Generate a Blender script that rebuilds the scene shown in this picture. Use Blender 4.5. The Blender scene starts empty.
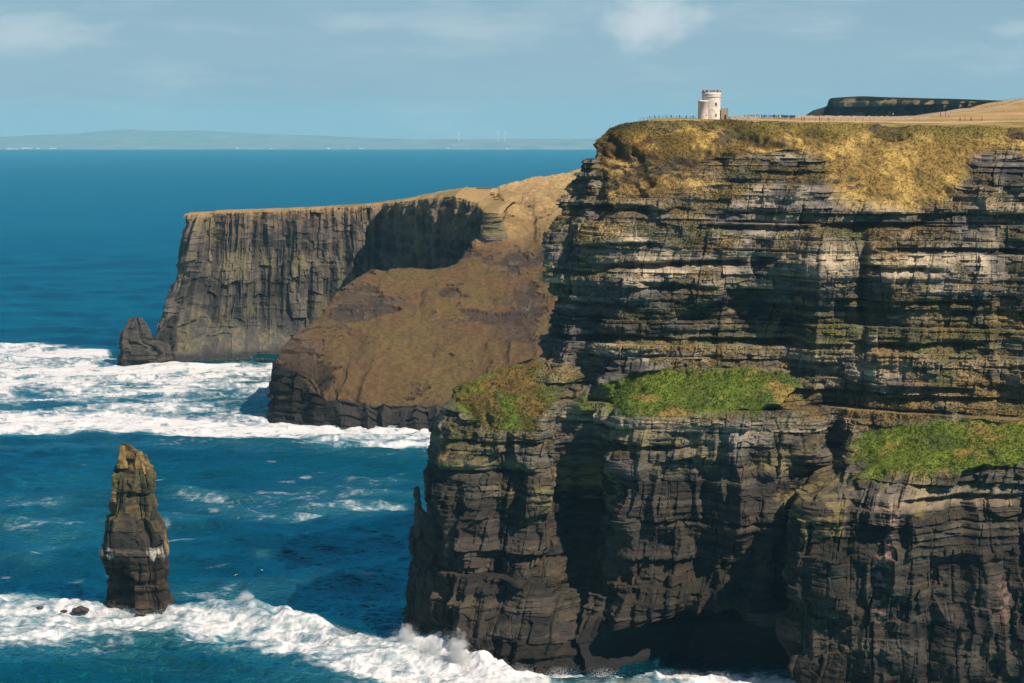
import bpy, math, random
import numpy as np

DETAIL = 1.0
PI = math.pi
sc = bpy.context.scene
COL = sc.collection
rng = np.random.default_rng(11)
random.seed(5)

# ------------------------------------------------------------------ camera model
W_PX, H_PX, F = 1024, 683, 2000.0
CAM_H = 193.0
HORIZON = 134.0
PITCH = math.atan((341.5 - HORIZON) / F)
CP, SP = math.cos(PITCH), math.sin(PITCH)

def at(px, py, D):
    """the point seen at pixel px, py that lies D metres ahead"""
    a = (px - 512.0) / F
    b = -(py - 341.5) / F
    dy = CP + b * SP
    dz = -SP + b * CP
    k = D / dy
    return (a * k, D, CAM_H + dz * k)

def water_D(py):
    b = -(py - 341.5) / F
    return CAM_H * (CP + b * SP) / -(-SP + b * CP)

def project(P):
    x, y, z = P[..., 0], P[..., 1], P[..., 2] - CAM_H
    d = y * CP - z * SP
    u = y * SP + z * CP
    return 512.0 + F * x / d, 341.5 - F * u / d

# ------------------------------------------------------------------ noise
U = np.uint32
def _u(a): return np.asarray(a).astype(np.int32).view(np.uint32)
def _fin(n):
    n = (n ^ (n >> U(13))) * U(1274126177)
    n = (n ^ (n >> U(16))) * U(2246822519)
    n ^= n >> U(15)
    return (n >> U(8)).astype(np.float32) * np.float32(1 / 16777215.0)
def _sd(seed): return U((int(seed) * 1274126177) & 0xffffffff)

def hash2(i, j, seed=0):
    i, j = np.broadcast_arrays(i, j)
    return _fin(_u(i) * U(374761393) + _u(j) * U(668265263) + _sd(seed))

def _prep(x):
    x = np.asarray(x, np.float32); f = np.floor(x); t = x - f
    return _u(f), t * t * (3 - 2 * t)

def vn2(x, y, seed=0):
    x, y = np.broadcast_arrays(np.asarray(x, np.float32), np.asarray(y, np.float32))
    xi, fx = _prep(x); yi, fy = _prep(y)
    x0 = xi * U(374761393) + _sd(seed); x1 = x0 + U(374761393)
    y0 = yi * U(668265263); y1 = y0 + U(668265263)
    a = _fin(x0 + y0); b = _fin(x1 + y0); c = _fin(x0 + y1); d = _fin(x1 + y1)
    a += (b - a) * fx; c += (d - c) * fx
    return a + (c - a) * fy

def fb2(x, y, oct=4, seed=0, gain=0.5, lac=2.03):
    s = 0; amp = 1.0; t = 0
    for o in range(oct):
        s = s + amp * (vn2(x, y, seed + o * 17) - 0.5) * 2
        t += amp; amp *= gain; x = x * lac + 3.7; y = y * lac - 1.3
    return s / t

def vn3(x, y, z, seed=0):
    x, y, z = np.broadcast_arrays(np.asarray(x, np.float32), np.asarray(y, np.float32), np.asarray(z, np.float32))
    xi, fx = _prep(x); yi, fy = _prep(y); zi, fz = _prep(z)
    x0 = xi * U(374761393) + _sd(seed); x1 = x0 + U(374761393)
    y0 = yi * U(668265263); y1 = y0 + U(668265263)
    z0 = zi * U(2147483647); o = []
    for q in (z0, z0 + U(2147483647)):
        a = _fin(x0 + y0 + q); b = _fin(x1 + y0 + q); c = _fin(x0 + y1 + q); d = _fin(x1 + y1 + q)
        a += (b - a) * fx; c += (d - c) * fx
        o.append(a + (c - a) * fy)
    return o[0] + (o[1] - o[0]) * fz

def fb3(x, y, z, oct=3, seed=0, gain=0.5):
    s = 0; amp = 1.0; t = 0
    for o in range(oct):
        s = s + amp * (vn3(x, y, z, seed + o * 13) - 0.5) * 2
        t += amp; amp *= gain
        x = x * 2.03 + 1.7; y = y * 2.03 + 9.1; z = z * 2.03 - 4.3
    return s / t

def sstep(a, b, x):
    t = np.clip((x - a) / (b - a), 0, 1)
    return t * t * (3 - 2 * t)

def mix(a, b, t):
    t = np.asarray(t)
    if np.ndim(a) == 1 and len(np.shape(a)) == 1 and len(a) == 3 or np.ndim(b) == 1 or np.ndim(a) > t.ndim:
        t = t[..., None]
    return a * (1 - t) + b * t

def C(r, g, b): return np.array([r, g, b], np.float32)

def pchip(x, Y, xq):
    """monotone cubic along axis 0"""
    x = np.asarray(x, float); Y = np.asarray(Y, float)
    h = np.diff(x); hs = h.reshape((-1,) + (1,) * (Y.ndim - 1))
    dl = np.diff(Y, axis=0) / hs
    d = np.zeros_like(Y)
    a, b = dl[:-1], dl[1:]
    w1 = 2 * hs[1:] + hs[:-1]; w2 = hs[1:] + 2 * hs[:-1]
    ok = a * b > 0
    den = w1 / np.where(ok, a, 1) + w2 / np.where(ok, b, 1)
    d[1:-1] = np.where(ok, (w1 + w2) / np.where(ok, den, 1), 0)
    d[0] = dl[0]; d[-1] = dl[-1]
    i = np.clip(np.searchsorted(x, xq, side='right') - 1, 0, len(x) - 2)
    t = ((xq - x[i]) / h[i]).reshape((-1,) + (1,) * (Y.ndim - 1))
    hh = h[i].reshape((-1,) + (1,) * (Y.ndim - 1))
    t2 = t * t; t3 = t2 * t
    return ((2 * t3 - 3 * t2 + 1) * Y[i] + (t3 - 2 * t2 + t) * hh * d[i]
            + (-2 * t3 + 3 * t2) * Y[i + 1] + (t3 - t2) * hh * d[i + 1])

def box_blur(a, n, axis):
    if n < 1: return a
    k = 2 * n + 1
    pad = [(0, 0)] * a.ndim; pad[axis] = (n + 1, n)
    c = np.cumsum(np.pad(a, pad, mode='edge'), axis=axis, dtype=np.float64)
    hi = np.take(c, range(k, c.shape[axis]), axis=axis)
    lo = np.take(c, range(0, c.shape[axis] - k), axis=axis)
    return ((hi - lo) / k).astype(a.dtype)

def grid_normals(P):
    du = np.gradient(P, axis=0); dv = np.gradient(P, axis=1)
    n = np.cross(du, dv)
    n /= np.linalg.norm(n, axis=-1, keepdims=True) + 1e-9
    return n

# ------------------------------------------------------------------ mesh helpers
def raw_mesh(name, V, Fq, mat, parent=None, smooth=False, attrs=None):
    me = bpy.data.meshes.new(name)
    V = np.ascontiguousarray(V, np.float32).reshape(-1, 3)
    Fq = np.ascontiguousarray(Fq, np.int32)
    nf, k = Fq.shape
    me.vertices.add(len(V)); me.vertices.foreach_set('co', V.ravel())
    me.loops.add(nf * k); me.loops.foreach_set('vertex_index', Fq.ravel())
    me.polygons.add(nf)
    me.polygons.foreach_set('loop_start', np.arange(0, nf * k, k, dtype=np.int32))
    me.update(calc_edges=True)
    me.polygons.foreach_set('use_smooth', np.full(nf, smooth, bool))
    for an, av in (attrs or {}).items():
        av = np.ascontiguousarray(av, np.float32)
        if av.ndim > 1 and av.shape[-1] == 3:
            at_ = me.attributes.new(an, 'FLOAT_COLOR', 'POINT')
            c4 = np.ones((len(V), 4), np.float32); c4[:, :3] = av.reshape(-1, 3)
            at_.data.foreach_set('color', c4.ravel())
        else:
            at_ = me.attributes.new(an, 'FLOAT', 'POINT')
            at_.data.foreach_set('value', av.ravel())
    if mat is not None: me.materials.append(mat)
    o = bpy.data.objects.new(name, me)
    COL.objects.link(o)
    if parent: o.parent = parent
    return o

def grid_faces(n, m, wrap=False, flip=False):
    i = np.arange(n - 1)[:, None]
    j = np.arange(m if wrap else m - 1)[None, :]
    j2 = (j + 1) % m
    f = np.stack([i * m + j + 0 * i, i * m + j2, (i + 1) * m + j2, (i + 1) * m + j], -1).reshape(-1, 4)
    return f[:, ::-1] if flip else f

def tag(o, label=None, cat=None, group=None, kind=None):
    if label: o['label'] = label
    if cat: o['category'] = cat
    if group: o['group'] = group
    if kind: o['kind'] = kind
    return o

def empty(name, loc, rz=0.0):
    o = bpy.data.objects.new(name, None)
    o.location = loc; o.rotation_euler = (0, 0, rz)
    COL.objects.link(o)
    return o

class MB:
    """collects simple closed shapes into one mesh"""
    def __init__(self): self.v = []; self.f = []; self.mi = []
    def add(self, vs, fs, m=0):
        b = len(self.v); self.v += [tuple(p) for p in vs]
        for f in fs: self.f.append([b + q for q in f]); self.mi.append(m)
    def box(self, c, s, rz=0.0, m=0):
        cx, cy, cz = c; hx, hy, hz = s[0] / 2, s[1] / 2, s[2] / 2
        ca, sa = math.cos(rz), math.sin(rz)
        vs = []
        for z in (-hz, hz):
            for x, y in ((-hx, -hy), (hx, -hy), (hx, hy), (-hx, hy)):
                vs.append((cx + x * ca - y * sa, cy + x * sa + y * ca, cz + z))
        self.add(vs, [(3, 2, 1, 0), (4, 5, 6, 7), (0, 1, 5, 4), (1, 2, 6, 5), (2, 3, 7, 6), (3, 0, 4, 7)], m)
    def lathe(self, prof, n=32, c=(0, 0, 0), a0=0, a1=2 * PI, m=0):
        full = abs(a1 - a0 - 2 * PI) < 1e-6
        k = n if full else n + 1
        vs = []
        for r, z in prof:
            for i in range(k):
                a = a0 + (a1 - a0) * i / n
                vs.append((c[0] + r * math.cos(a), c[1] + r * math.sin(a), c[2] + z))
        fs = []
        for j in range(len(prof) - 1):
            for i in range(n):
                i2 = (i + 1) % k
                fs.append((j * k + i, j * k + i2, (j + 1) * k + i2, (j + 1) * k + i))
        self.add(vs, fs, m)
    def build(self, name, mats, parent=None, smooth=False):
        me = bpy.data.meshes.new(name)
        me.from_pydata(self.v, [], self.f)
        if not isinstance(mats, (list, tuple)): mats = [mats]
        for q in mats: me.materials.append(q)
        for p, mi in zip(me.polygons, self.mi):
            p.material_index = mi; p.use_smooth = smooth
        me.update()
        o = bpy.data.objects.new(name, me); COL.objects.link(o)
        if parent: o.parent = parent
        return o

# ------------------------------------------------------------------ materials
def new_mat(name):
    m = bpy.data.materials.new(name); m.use_nodes = True
    nt = m.node_tree
    return m, nt, nt.nodes['Principled BSDF']

def simple_mat(name, rgb, rough=0.8, var=0.25, scale=3.0, spec=0.3, bump=0.0):
    m, nt, b = new_mat(name)
    N = nt.nodes; L = nt.links
    tc = N.new('ShaderNodeNewGeometry')
    no = N.new('ShaderNodeTexNoise'); no.inputs['Scale'].default_value = scale; no.inputs['Detail'].default_value = 5
    L.new(tc.outputs['Position'], no.inputs['Vector'])
    mr = N.new('ShaderNodeMapRange')
    mr.inputs['From Min'].default_value = 0.3; mr.inputs['From Max'].default_value = 0.7
    mr.inputs['To Min'].default_value = 1 - var; mr.inputs['To Max'].default_value = 1 + var
    L.new(no.outputs['Fac'], mr.inputs['Value'])
    mx = N.new('ShaderNodeVectorMath'); mx.operation = 'SCALE'
    mx.inputs[0].default_value = rgb
    L.new(mr.outputs['Result'], mx.inputs['Scale'])
    L.new(mx.outputs['Vector'], b.inputs['Base Color'])
    b.inputs['Roughness'].default_value = rough
    b.inputs['Specular IOR Level'].default_value = spec
    if bump:
        bp = N.new('ShaderNodeBump'); bp.inputs['Strength'].default_value = 1.0; bp.inputs['Distance'].default_value = bump
        L.new(no.outputs['Fac'], bp.inputs['Height']); L.new(bp.outputs['Normal'], b.inputs['Normal'])
    return m

def attr_mat(name, scale=(1.2, 5.0), var=0.35, bump=0.25, rough=0.92, spec=0.2, stretch=1.0):
    """base colour from the vertex attribute 'col', broken up by fine noise, with a noise bump"""
    m, nt, b = new_mat(name)
    N = nt.nodes; L = nt.links
    ac = N.new('ShaderNodeAttribute'); ac.attribute_name = 'col'
    geo = N.new('ShaderNodeNewGeometry')
    mp = N.new('ShaderNodeMapping'); mp.inputs['Scale'].default_value = (1, 1, stretch)
    L.new(geo.outputs['Position'], mp.inputs['Vector'])
    n1 = N.new('ShaderNodeTexNoise'); n1.inputs['Scale'].default_value = scale[0]; n1.inputs['Detail'].default_value = 8
    n1.inputs['Roughness'].default_value = 0.65
    n2 = N.new('ShaderNodeTexNoise'); n2.inputs['Scale'].default_value = scale[1]; n2.inputs['Detail'].default_value = 4
    for q in (n1, n2): L.new(mp.outputs['Vector'], q.inputs['Vector'])
    ad = N.new('ShaderNodeMath'); ad.operation = 'ADD'
    L.new(n1.outputs['Fac'], ad.inputs[0]); L.new(n2.outputs['Fac'], ad.inputs[1])
    mr = N.new('ShaderNodeMapRange')
    mr.inputs['From Min'].default_value = 0.65; mr.inputs['From Max'].default_value = 1.35
    mr.inputs['To Min'].default_value = 1 - var; mr.inputs['To Max'].default_value = 1 + var
    mr.clamp = False
    L.new(ad.outputs[0], mr.inputs['Value'])
    mx = N.new('ShaderNodeVectorMath'); mx.operation = 'SCALE'
    L.new(ac.outputs['Color'], mx.inputs[0]); L.new(mr.outputs['Result'], mx.inputs['Scale'])
    L.new(mx.outputs['Vector'], b.inputs['Base Color'])
    b.inputs['Roughness'].default_value = rough
    b.inputs['Specular IOR Level'].default_value = spec
    bp = N.new('ShaderNodeBump'); bp.inputs['Strength'].default_value = 1.0; bp.inputs['Distance'].default_value = bump
    L.new(ad.outputs[0], bp.inputs['Height']); L.new(bp.outputs['Normal'], b.inputs['Normal'])
    return m

ROCK = attr_mat('layered_rock_and_turf', (0.9, 3.5), 0.30, 0.22)
FARROCK = attr_mat('far_rock_and_turf', (0.25, 1.1), 0.35, 0.8)
HILL = attr_mat('far_hill_fields', (0.002, 0.01), 0.3, 1.0)

# ------------------------------------------------------------------ strata
class Beds:
    def __init__(self, z0, z1, tmin, tmax, seed, thin=0.5):
        r = np.random.default_rng(seed)
        b = [z0]
        while b[-1] < z1:
            t = r.uniform(tmin, tmin + (tmax - tmin) * 0.35) if r.random() < thin else r.uniform(tmin, tmax)
            b.append(b[-1] + t)
        self.b = np.array(b); n = len(b) + 2
        self.out = r.normal(0, 1, n).astype(np.float32)
        self.tone = r.random(n).astype(np.float32)
        self.w = r.uniform(0.7, 1.6, n).astype(np.float32)
        self.off = r.uniform(0, 100, n).astype(np.float32)
        self.seed = seed
    def idx(self, z): return np.searchsorted(self.b, z).astype(np.int64)
    def rel(self, z, i):
        lo = self.b[np.clip(i - 1, 0, len(self.b) - 1)]; hi = self.b[np.clip(i, 0, len(self.b) - 1)]
        return np.clip((z - lo) / np.maximum(hi - lo, 1e-3), 0, 1)
    def blocks(self, s, i, width):
        w = self.w[i] * width
        q = (s + self.off[i] * 7.0) / w
        qi = np.floor(q); fr = q - qi
        v = hash2(qi, i, self.seed + 5)
        edge = np.minimum(fr, 1 - fr) * w       # metres to the nearest joint
        return v, edge
    def along(self, s, i, wl):
        return vn2(s / wl + self.off[i], i.astype(np.float32) * 7.31, self.seed + 9) * 2 - 1

# ------------------------------------------------------------------ lofted cliffs
def loft(net, colcount, rowcount):
    """net[c][l] world points -> (rows, cols, 3) grid"""
    net = np.array(net, float)                       # c, l, 3
    nc, nl = net.shape[:2]
    uq = np.concatenate([np.linspace(c, c + 1, k, endpoint=False) for c, k in enumerate(colcount)] + [[nc - 1]])
    tq = np.concatenate([np.linspace(l, l + 1, k, endpoint=False) for l, k in enumerate(rowcount)] + [[nl - 1]])
    A = pchip(np.arange(nc), net, uq)                # cols, l, 3
    B = pchip(np.arange(nl), A.transpose(1, 0, 2), tq)
    return B, uq, tq

def blobs(px, py, items):
    out = np.zeros(px.shape, np.float32)
    for cx, cy, rx, ry, amp in items:
        d = ((px - cx) / rx) ** 2 + ((py - cy) / ry) ** 2
        out += amp * np.exp(-d * 1.2).astype(np.float32)
    return out

def Wp(px, py): return at(px, py, water_D(py))
def Wd(px, D, z): return ((px - 512.0) / F * (D * CP - (z - CAM_H) * SP), D, z)

# ------------------------------------------------------------------ the main headland
def build_main():
    net = [
     [(330,1550,-6),(330,1550,45),(330,1550,86),(330,1550,107),(330,1550,140),(330,1550,170),(330,1550,196)],
     [(215,1120,-6),(217,1120,45),(219,1120,86),(220,1120,107),(221,1120,140),(222,1120,170),(224,1120,197)],
     [(118,935,-6),(119,934,45),(121,933,86),(124,932,107),(126,931,140),(128,929,170),(134,927,195)],
     [(30,880,-6),(32,878,45),(36,876,86),(62,872,107),(64,870,140),(68,868,170),(78,864,195)],
     [Wp(401,640),at(421,520,774),at(452,396,779),at(533,354,793),at(543,290,797),at(562,200,804),at(609,128,812)],
     [Wp(424,655),at(438,530,756),at(468,414,759),at(554,357,776),at(566,290,782),at(583,205,791),at(626,123,806)],
     [Wp(480,668),at(486,540,741),at(502,427,748),at(592,364,764),at(602,288,770),at(614,203,781),at(657,120,804)],
     [Wp(540,674),at(542,540,738),at(547,431,746),at(607,377,757),at(632,286,765),at(650,202,777),at(692,119.5,804)],
     [Wp(585,671),at(588,540,752),at(594,424,755),at(628,372,757),at(662,286,765),at(683,202,777),at(718,119.5,804)],
     [Wp(630,677),at(630,540,731),at(630,416,737),at(662,367,756),at(694,286,764),at(712,202,776),at(742,120.5,804)],
     [Wp(700,680),at(700,540,725),at(705,415,733),at(716,364,755),at(736,286,763),at(747,202,775),at(772,121.5,804)],
     [Wp(758,681),at(763,540,722),at(772,409,733),at(780,368,753),at(786,286,758),at(791,202,773),at(806,122.5,802)],
     [Wd(797,724,-5),at(808,520,730),at(832,440,742),at(828,408,748),at(828,286,755),at(833,202,770),at(846,123.5,799)],
     [Wd(795,682,-5),at(808,512,686),at(848,484,699),at(864,428,738),at(869,286,754),at(873,202,768),at(886,124.5,796)],
     [Wd(850,674,-5),at(850,540,680),at(890,477,694),at(901,424,732),at(909,286,752),at(912,202,766),at(926,125.5,792)],
     [Wd(930,668,-5),at(930,540,676),at(945,475,690),at(956,418,727),at(961,286,750),at(963,202,764),at(971,126,788)],
     [Wd(1024,669,-5),at(1024,540,678),at(1024,463,692),at(1024,414,722),at(1024,286,748),at(1024,202,760),at(1024,126.5,783)],
     [Wd(1130,655,-5),at(1130,540,664),at(1130,455,682),at(1130,410,714),at(1130,286,742),at(1130,202,754),at(1130,127,777)],
     [Wd(1330,630,-5),at(1330,540,640),at(1330,455,660),at(1330,410,690),at(1330,286,720),at(1330,202,734),at(1330,127,765)],
    ]
    for c in net:                                     # carry the foot of the cliff below the water
        x, y, z = c[0]
        c[0] = (x, y, -6.0)
    k = DETAIL
    cc = [8, 16, 24, 40, 80, 110, 110, 90, 85, 120, 100, 80, 90, 90, 120, 140, 90, 30]
    rr = [290, 250, 140, 175, 180, 190]
    P, uq, tq = loft(net, [max(4, int(q * k)) for q in cc], [max(4, int(q * k)) for q in rr])
    R, Cn = P.shape[:2]
    px, py = project(P)
    n = grid_normals(P)
    if n[R // 2, Cn // 2, 1] > 0: n = -n
    n = np.stack([box_blur(n[..., q], int(6 * k), 1) for q in range(3)], -1)
    n = np.stack([box_blur(n[..., q], int(6 * k), 0) for q in range(3)], -1)
    nh = n.copy(); nh[..., 2] = 0
    nh /= np.linalg.norm(nh, axis=-1, keepdims=True) + 1e-6
    n /= np.linalg.norm(n, axis=-1, keepdims=True) + 1e-6
    T = np.repeat(tq[:, None], Cn, 1)
    r0 = [int(np.argmin(abs(tq - q))) for q in (1, 2, 4)]
    mean = P[r0].mean(0)
    s1 = np.concatenate([[0], np.cumsum(np.linalg.norm(np.diff(mean[:, :2], axis=0), axis=1))])
    S = np.repeat(s1[None, :], R, 0)
    X, Y, Z = (np.ascontiguousarray(P[..., q_], np.float32) for q_ in range(3)); S = S.astype(np.float32); px = px.astype(np.float32); py = py.astype(np.float32)
    S = (.92 * X - .42 * (Y - 750)).astype(np.float32)
    ramp = sstep(.2, .5, n[..., 2]).astype(np.float32)
    # the turf terraces and the top slope are soft, the rest is rock
    wob = fb3(X / 9, Y / 9, Z / 9, 3, 71)
    terr = sstep(1.93, 2.06, T + wob * 0.12) * sstep(3.0, 2.86, T + wob * 0.10)
    # rock comes through the terrace belt between the three turf shelves
    tm = blobs(px, py, [(496, 400, 50, 60, 1.7), (690, 396, 86, 40, 1.9), (760, 385, 34, 26, 1.1), (960, 450, 92, 60, 2.4), (1080, 440, 120, 60, 2.2)])
    terr = terr * sstep(0.35, 0.75, tm + wob * 0.55)
    slope = sstep(5.05, 5.5, T + wob * 0.22 + 0.55 * blobs(px, py, [(905, 185, 85, 40, 1.0), (640, 190, 60, 18, .5)])
                  - 0.9 * blobs(px, py, [(1000, 175, 34, 38, 1.0), (795, 175, 30, 26, .8), (760, 165, 60, 16, 0.5), (585, 160, 14, 60, .9)]))
    soft = np.clip(np.maximum(terr, slope), 0, 1)
    hard = 1 - soft

    zz = Z + 0.012 * X + 1.3 * fb2(S / 70, Z / 50, 2, 3)
    low = sstep(92, 70, Z)                            # lower storey
    mass = sstep(62, 34, Z + 6 * fb2(S / 25, Z / 25, 2, 8))   # massive rock near the sea
    up = 1 - low
    BC = Beds(-20, 240, 4.0, 11.0, 21, 0.35); BF = Beds(-20, 240, 0.7, 2.4, 22, 0.6)
    ic, if_ = BC.idx(zz), BF.idx(zz)
    Sw = S + 5.0 * fb2(S / 22, Z / 16, 3, 15)
    bc, ec = BC.blocks(Sw, ic, 10.0)
    bf, ef = BF.blocks(Sw + 1.6 * fb2(S / 4, Z / 2.5, 3, 16), if_, 4.2)
    ac = BC.along(S, ic, 34.0); af = BF.along(S, if_, 14.0)
    d = np.zeros_like(Z)
    # beds: some stand out as ledges, soft ones are eaten back
    bo = np.where(BC.out[ic] < -.35, BC.out[ic] * 2.0, BC.out[ic] * .7)
    bedk = np.clip(.12 + up + 1.3 * ramp, 0, 1.15)
    d += (bo * 0.75 + ac * 1.6) * bedk
    d += (BF.out[if_] * 0.34 + af * 0.6) * (.42 + .58 * bedk) * (1 - 0.35 * mass)
    d += (bc - 0.5) * 2.6 * (0.35 + .65 * up)
    d += (bf - 0.5) * 1.1 * (0.4 + .6 * up)
    jk = sstep(.45, .75, vn2(S / 13, Z / 9, 17))
    d -= (1.1 * sstep(0.5, 0.0, ec) * jk + 0.3 * sstep(0.22, 0.0, ef) * jk) * .35
    rl = BC.rel(zz, ic)
    d -= 1.0 * sstep(0.3, 0.0, rl) * (0.1 + 0.9 * up)
    # upright buttresses, columns and chimneys of the lower storey
    q = S / 15 + 0.45 * fb2(S / 30, Z / 30, 3, 31)
    rid = 1 - np.abs(vn2(q, Z / 60, 33) * 2 - 1)
    q2 = S / 5.0 + 0.5 * fb2(S / 14, Z / 16, 3, 34)
    rid2 = 1 - np.abs(vn2(q2, Z / 20, 35) * 2 - 1)
    d += low * ((rid - 0.55) * 9.0 + (rid2 - 0.55) * 3.6)
    BJ = Beds(-20, 240, 7, 24, 23, .3); BK = Beds(-20, 240, 3, 10, 24, .4)
    Sj = S + 3.0 * fb2(S / 16, Z / 22, 3, 25)
    ij = BJ.idx(zz + 5 * fb2(S / 14, Z / 30, 2, 26)); ik = BK.idx(zz + 3 * fb2(S / 7, Z / 14, 2, 27))
    bj, ej = BJ.blocks(Sj, ij, 6.5); bk, ek = BK.blocks(Sj + 1.5 * fb2(S / 5, Z / 7, 2, 28), ik, 3.4)
    d += low * ((bj - .5) * 4.2 + (bk - .5) * 2.4 - .5 * sstep(.6, 0, ej) - .15 * sstep(.35, 0, ek))
    d += up * (((1 - np.abs(vn2(S / 19, Z / 60, 37) * 2 - 1)) - 0.55) * 6.0 + (bj - .5) * 2.6 + (bk - .5) * 1.3 - .25 * sstep(.5, 0, ej))
    pt = fb3(X / 30, Y / 30, Z / 24, 3, 48)
    d += 4.2 * np.sign(pt) * np.abs(pt) ** .7
    d += 1.6 * fb3(X / 26, Y / 26, Z / 26, 3, 41) + 1.3 * fb3(X / 7, Y / 7, Z / 6, 4, 42) + 0.55 * fb3(X / 2.0, Y / 2.0, Z / 1.5, 3, 43)
    # long undercuts where a soft bed has gone
    wv = 3.5 * fb2(S / 26, S * 0, 3, 45)
    for y0, sl_, x0, x1, th, dep in ((207, .02, 585, 690, 3.2, 4.0), (246, -.03, 590, 660, 2.6, 3.5), (268, -.05, 595, 775, 3.6, 4.5), (283, .06, 640, 720, 2.4, 3), (226, .01, 700, 800, 2.4, 3.0),
                                     (337, .03, 575, 800, 3.6, 4.5), (302, .12, 560, 640, 2.6, 3), (356, .01, 640, 760, 2, 2.5), (228, -.02, 800, 930, 2.6, 3.2), (250, .01, 880, 1024, 2.2, 3.0),
                                     (268, .02, 860, 940, 2.4, 3.4), (303, .01, 830, 990, 2.4, 3.2), (344, .02, 850, 1010, 3.0, 3.6), (385, .05, 815, 975, 3.2, 4.0), (400, .02, 880, 1024, 2.4, 3.2), (322, 0, 560, 600, 3, 3),
                                     (447, -.01, 600, 700, 2.2, 2.6), (503, -.03, 900, 1024, 3.0, 3.4), (441, .02, 445, 545, 2.0, 2.4), (520, .02, 640, 800, 1.8, 2.2), (470, .03, 450, 540, 2, 2.0)):
        yy = y0 + sl_ * (px - x0) + wv
        gap = sstep(-.45, -.05, fb2(S / 11 + y0, Z * 0, 2, 46) + .25)
        d -= 1.35 * dep * np.exp(-(np.clip(py - yy, -99, 99) / np.where(py > yy, th * 1.6, th * .6)) ** 2) * sstep(x0 - 6, x0 + 12, px) * sstep(x1 + 6, x1 - 12, px) * gap
    # the features of this face
    d += blobs(px, py, [
        (578, 455, 26, 50, -7), (592, 540, 16, 50, -4), (583, 395, 16, 36, -6), (560, 610, 22, 40, -4), (606, 500, 8, 30, 2.5), (520, 470, 24, 70, 2.5), (470, 500, 18, 80, 1.5), (497, 560, 12, 50, -3),
        (660, 470, 40, 60, 3.0), (745, 470, 40, 70, 2.0), (610, 560, 18, 60, 2.5),
        (758, 306, 28, 40, -9.0), (725, 322, 50, 18, -4.0), (822, 275, 40, 36, 4.5), (690, 262, 50, 10, -3.0), (670, 165, 22, 14, -3.0), (730, 185, 40, 12, -3.5), (640, 300, 40, 14, 2.5), (612, 235, 26, 20, 2.5), (575, 230, 14, 60, -2.5),
        (640, 345, 50, 7, 2.5), (700, 335, 60, 6, -3.0), (640, 372, 60, 7, 1.0),
        (863, 290, 5, 60, -5.0), (838, 455, 14, 40, -9), (836, 590, 22, 90, 3.5), (784, 580, 13, 90, -8), (786, 480, 14, 40, -4),
        (1005, 300, 12, 80, -2.5), (1000, 160, 22, 20, -4.0), (966, 172, 10, 30, -2),
        (915, 505, 18, 14, 1.8), (935, 560, 14, 60, -4.5), (985, 580, 16, 60, 2.0), (960, 520, 18, 30, -3.5), (880, 600, 14, 60, -2.0),
        (895, 560, 10, 50, 2.0)]) * (hard * 0.85 + 0.15)
    # dark undercuts below the turf
    dl = py - (160 + 9 * np.sin(px / 23.0) + 10 * fb2(S / 16, S * 0, 3, 51))
    d -= 4.0 * np.exp(-(dl / 6.0) ** 2) * sstep(648, 665, px) * sstep(800, 770, px) * sstep(-.35, .1, fb2(S / 9, Z / 12, 2, 52))
    d *= 1 - .5 * np.interp(uq, [3.2, 3.8, 4.6, 5.2], [0, 1, 1, 0])[None, :].astype(np.float32) * low
    # sea cave
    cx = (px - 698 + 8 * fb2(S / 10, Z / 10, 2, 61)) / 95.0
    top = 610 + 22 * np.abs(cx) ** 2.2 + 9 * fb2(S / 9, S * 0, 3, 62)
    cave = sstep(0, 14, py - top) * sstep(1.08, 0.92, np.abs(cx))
    d += 5.0 * np.exp(-((py - top + 14) / 16.0) ** 2) * sstep(1.2, .9, np.abs(cx))
    d = d * (1 - 0.6 * cave) - 36.0 * cave
    # soft ground: lumpy turf, small slips and terracettes
    sl = fb3(X / 11, Y / 11, Z / 7, 4, 81)
    dsoft = 2.0 * sl + 0.5 * fb3(X / 2.4, Y / 2.4, Z / 2.0, 3, 82) + 0.8 * (1 - np.abs(fb3(X / 5, Y / 5, Z / 3.5, 2, 83)))
    slip = sstep(0.05, 0.4, fb3(X / 15, Y / 15, Z / 8, 4, 84) + .35 * sstep(800, 740, px) - .12)
    dsoft += -3.2 * slip * slope - 1.2 * sstep(.2, .45, fb3(X / 8, Y / 8, Z / 8, 3, 85)) * terr
    edge = sstep(5.95, 5.8, T)                        # keep the brow line itself calm
    dn = d * hard
    Q = P + nh * dn[..., None] + n * (dsoft * soft * (0.25 + 0.75 * edge))[..., None]
    Q[..., 2] += (0.5 * fb2(S / 6, Z * 0, 3, 91) - 0.3) * (1 - edge)
    # pinnacle on the left edge of the lower storey
    # turn the brow inward so the rim has a top
    wgt = np.interp(uq, [0, 3, 4, 6], [0, 0, .35, 1])[:, None]
    back = np.array([1.0, -.25, 0]) * (1 - wgt) + np.array([0.25, 1.0, 0.0]) * wgt; rows = []
    last = Q[-1].copy()
    for i, (dist, dz) in enumerate([(1.0, .12), (2.2, .15), (4, .1), (7, -.1), (11, -.8), (16, -2.8), (22, -7)]):
        v = last + back * dist; v[:, 2] += dz
        rows.append(v)
    # ------------- colour
    nn = grid_normals(Q)
    if nn[R // 2, Cn // 2, 1] > 0: nn = -nn
    nz = box_blur(box_blur(nn[..., 2], 1, 0), 1, 1)
    tone = BC.tone[ic] * 0.55 + BF.tone[if_] * 0.45
    blk = 0.6 * bc + 0.4 * bf
    big = fb3(X / 35, Y / 35, Z / 16, 3, 101); med = fb3(X / 8, Y / 8, Z / 4, 3, 102); fin = fb3(X / 2, Y / 2, Z / 1.2, 2, 103)
    shale = C(.032, .030, .030); grey = C(.150, .134, .116); tan = C(.46, .36, .245); brown = C(.080, .060, .045); purple = C(.075, .052, .047)
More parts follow.
